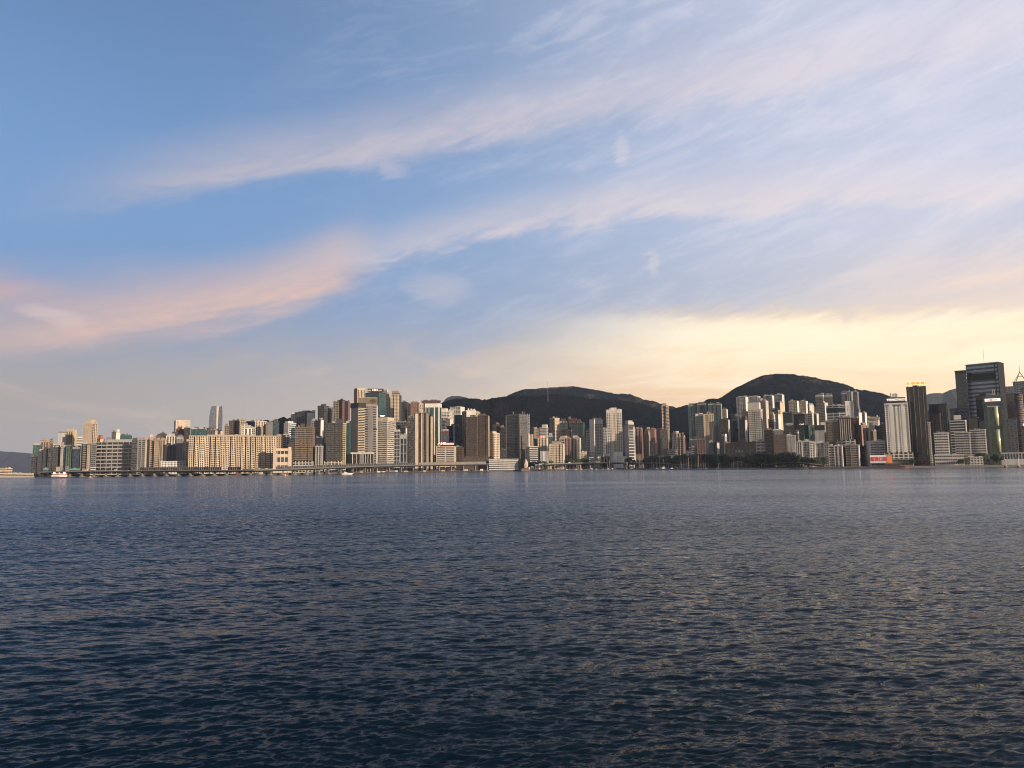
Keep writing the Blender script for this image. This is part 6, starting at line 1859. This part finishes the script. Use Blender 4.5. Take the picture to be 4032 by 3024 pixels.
# green lattice footbridge stair by the library's foot
b = frame('H', 950, 1200, -60, 'slipway_gantry', 'pale green lattice gantry at the water below the library', 'gantry', zb=0.0)
m = MB()
for y_ in (-3, 3):
    m.tube((lx(b, 955), y_, lz(b, 1372)), (lx(b, 1110), y_, lz(b, 1372)), .35, 5); m.tube((lx(b, 1110), y_, lz(b, 1372)), (lx(b, 1225), y_, lz(b, 1445)), .35, 5)
    m.tube((lx(b, 955), y_, lz(b, 1405)), (lx(b, 1060), y_, lz(b, 1405)), .3, 5); m.tube((lx(b, 1060), y_, lz(b, 1405)), (lx(b, 1180), y_, lz(b, 1470)), .3, 5)
    for i in range(7):
        x_ = 960 + i * 24
        m.tube((lx(b, x_), y_, lz(b, 1372)), (lx(b, x_ + 14), y_, lz(b, 1408)), .2, 4)
m.build('lattice', 'sage', b.root)
for x_ in (962, 1040, 1110):
    m = MB(); m.box(lx(b, x_) - .5, lx(b, x_) + .5, -3.4, 3.4, 0, lz(b, 1376)); m.build('leg', 'lgrey', b.root)

# vehicles on the roads
def make_car(kind):
    r = empty({'car': 'car', 'van': 'van', 'bus': 'bus'}[kind], (0, 0, 0))
    L_, W_, H_ = {'car': (4.4, 1.8, 1.45), 'van': (6.2, 2.1, 2.8), 'bus': (11.5, 2.5, 4.3)}[kind]
    col_ = {'car': 'paintwhite', 'van': 'paintwhite', 'bus': 'cream'}[kind]
    m = MB()
    if kind == 'car':
        m.box(-L_ / 2, L_ / 2, -W_ / 2, W_ / 2, .35, .85)
        m.prism([(-L_ * .4, -W_ / 2), (L_ * .25, -W_ / 2), (L_ * .25, W_ / 2), (-L_ * .4, W_ / 2)], .86, H_, [(-L_ * .3, -W_ * .4), (L_ * .1, -W_ * .4), (L_ * .1, W_ * .4), (-L_ * .3, W_ * .4)])
    else:
        m.box(-L_ / 2, L_ / 2, -W_ / 2, W_ / 2, .45, H_)
    m.build('body', col_, r)
    m = MB(); zs = (.95, 1.3) if kind == 'car' else (H_ * .55, H_ * .8)
    m.box(-L_ * .3, L_ * .3 if kind == 'bus' else L_ * .14, -W_ / 2 - .03, W_ / 2 + .03, *zs); m.build('windows', 'g_dark', r)
    for sx in (-.32, .32):
        for sy in (-1, 1):
            m = MB(); m.tube((L_ * sx, sy * W_ * .5 - .12, .36), (L_ * sx, sy * W_ * .5 + .12, .36), .36, 10); m.build('wheel', 'black', r)
    return r


veh = {k: make_car(k) for k in ('car', 'van', 'bus')}
used = set()
VP = [('van', at_mid, mid_road, 2246, 'white van at the left of the middle flyover'), ('car', at_mid, mid_road, 2286, 'white car on the middle flyover before the cream striped tower'), ('bus', at_mid, mid_road, 2352, 'cream bus on the middle flyover before the tall white-framed tower'), ('car', at_mid, mid_road, 2440, 'white car on the middle flyover before the white pavilion'), ('van', at_mid, mid_road, 2480, 'white van on the middle flyover below the white-laddered tower'), ('car', at_mid, mid_road, 2560, 'white car near the middle flyover\'s right end'),
      ('bus', at_main, main_road, 330, 'cream bus on the expressway below the tall orange tower'), ('van', at_main, main_road, 450, 'white van on the expressway before the warehouse slab'), ('car', at_main, main_road, 500, 'white car on the expressway before the warehouse end wall'), ('bus', at_main, main_road, 1010, 'cream bus on the expressway before the cream estate\'s right end'), ('van', at_main, main_road, 1050, 'white van on the expressway left of the civic building')]
for k, at_, root_, u_, l_ in VP:
    o = veh[k] if k not in used else copy_tree(veh[k])
    used.add(k)
    p, (t, n) = at_(u_)
    w = p + n * 4.0 + Vector((root_.location.x, root_.location.y, 0.06))
    o.location = w
    o.rotation_euler = (0, 0, math.atan2(t.y, t.x))
    tag(o, l_, k)

# ---------------------------------------------------------------- trees
def tree_meshes(i, tall=False):
    wr = np.random.default_rng(100 + i)
    tr = MB()
    tr.tube((0, 0, -1.0), (.2, .1, 5.5), .55, 7, .38)
    limbs = []
    for k in range(5):
        a = k * 1.26 + wr.uniform(-.3, .3)
        e = (math.cos(a) * 2.6, math.sin(a) * 2.6, 8 + wr.uniform(-1, 1.5))
        tr.tube((.2, .1, 5.0), e, .3, 5, .12)
    cl = []
    for k in range(9 if not tall else 12):
        if tall:
            z = 3 + 12 * (k + .5) / 12
            rad = 2.3 * (1 - k / 13)
            cl.append((wr.normal(0, .3), wr.normal(0, .3), z, rad + .5, 1.6))
        else:
            a, r_ = wr.uniform(0, 6.28), wr.uniform(.5, 4.3)
            cl.append((math.cos(a) * r_, math.sin(a) * r_, 8.6 + wr.uniform(-2.6, 3.6) - r_ * .25, wr.uniform(1.8, 3.0), wr.uniform(1.3, 2.3)))
    v, f = [], []
    for x, y, z, ra, rz in cl:
        for _ in range(46):
            d = wr.normal(size=3)
            d /= np.linalg.norm(d)
            c = np.array([x, y, z]) + d * np.array([ra, ra, rz]) * wr.uniform(.55, 1.08)
            t = np.cross(d, wr.normal(size=3))
            t /= np.linalg.norm(t)
            b2 = np.cross(d * .6 + wr.normal(size=3) * .5, t)
            b2 /= np.linalg.norm(b2)
            s = wr.uniform(.55, 1.15)
            q = len(v)
            v += [tuple(c - t * s), tuple(c + b2 * s * .6), tuple(c + t * s), tuple(c - b2 * s * .6)]
            f.append((q, q + 1, q + 2, q + 3))
    cm = MB()
    cm.v, cm.f = v, f
    return tr, cm


TREES = []
for i in range(6):
    r = empty('tree', (0, 0, 0))
    tr, cm = tree_meshes(i, i == 5)
    tr.build('trunk', 'bark', r)
    cm.build('crown', 'leaf', r)
    TREES.append([r, False])
SEG = [  # u0, u1, count, top y min, top y max, depth behind the quay, conical, where
    (2083, 2170, 13, 1812, 1822, 20, 0, 'in the shore row right of the egg-shaped vent tower'),
    (2240, 2306, 9, 1803, 1812, 22, 0, 'behind the flyover below the teal-striped cream tower'),
    (2362, 2404, 10, 1786, 1800, 8, 1, 'in the conical row before the long white pavilion'),
    (2462, 2502, 6, 1800, 1812, 10, 0, 'at the foot of the white-laddered tower'),
    (2540, 2602, 9, 1786, 1802, 14, 0, 'before the tan blocks and pink towers'),
    (2604, 2668, 10, 1795, 1808, 6, 0, 'around the low white park hall'),
    (2668, 2732, 11, 1788, 1800, 16, 0, 'in the park behind the dense mast cluster'),
    (2732, 2800, 12, 1782, 1796, 14, 0, 'in the park below the cream-ribbed pair'),
    (2800, 2856, 10, 1784, 1798, 18, 0, 'in the park left of the brown library'),
    (2850, 2985, 22, 1790, 1806, 8, 0, 'in the park row in front of the brown library'),
    (2976, 3030, 12, 1762, 1782, 30, 0, 'in the tall clump right of the brown library'),
    (3018, 3150, 24, 1778, 1800, 34, 0, 'in the park before the brown office blocks'),
    (3140, 3250, 14, 1796, 1812, 34, 0, 'before the left half of the old white waterfront row'),
    (3574, 3600, 4, 1806, 1816, 12, 0, 'below the dark brown tower at the right shore'),
    (3772, 3818, 6, 1800, 1810, 6, 0, 'between the white clubhouse and the seafront house'),
    (3858, 3886, 4, 1782, 1794, 40, 0, 'before the right balconied apartment block'),
    (3912, 3940, 4, 1786, 1796, 30, 0, 'at the foot of the green columned tower')]
for u0_, u1_, n_, ya_, yb_, dp_, con_, where_ in SEG:
    for i in range(n_):
        u = u0_ + (u1_ - u0_) * (i + r2.uniform(.1, .9)) / n_
        Y = shore(u) + setback(u) + dp_ + r2.uniform(-5, 9)
        z = LAND_Z
        top = P(u, r2.uniform(ya_, yb_), Y).z
        h = min(max(top - z, 6.0), 30.0)
        j = 5 if con_ else r2.randrange(5)
        src = TREES[j]
        if not src[1]:
            o = src[0]
            src[1] = True
        else:
            o = copy_tree(src[0])
        o.location = (lat(u, Y), Y, z)
        k = h / (15.0 if con_ else 12.8)
        w = k * r2.uniform(.8, 1.1) if not con_ else k * .75
        o.scale = (w, w, k)
        o.rotation_euler = (0, 0, r2.uniform(0, 6.28))
        tag(o, 'dark green tree ' + where_, 'tree', 'trees ' + where_)

# ---------------------------------------------------------------- air
def build_haze():
    g = bpy.data.materials.new('air')
    g.use_nodes = True
    t = NT(g.node_tree)
    out = t.n('ShaderNodeOutputMaterial')
    pv = t.n('ShaderNodeVolumePrincipled')
    pv.inputs['Color'].default_value = (0.72, 0.83, 1.0, 1.0)
    pv.inputs['Density'].default_value = HAZE
    pv.inputs['Anisotropy'].default_value = 0.3
    t.t.links.new(pv.outputs[0], out.inputs['Volume'])
    MATS['air'] = g
    m = MB()
    m.box(-10500, 7800, -300, 14600, -4.5, 760)
    o = m.build('haze', 'air')
    tag(o, kind='stuff')


HAZE = 0.00002
build_haze()
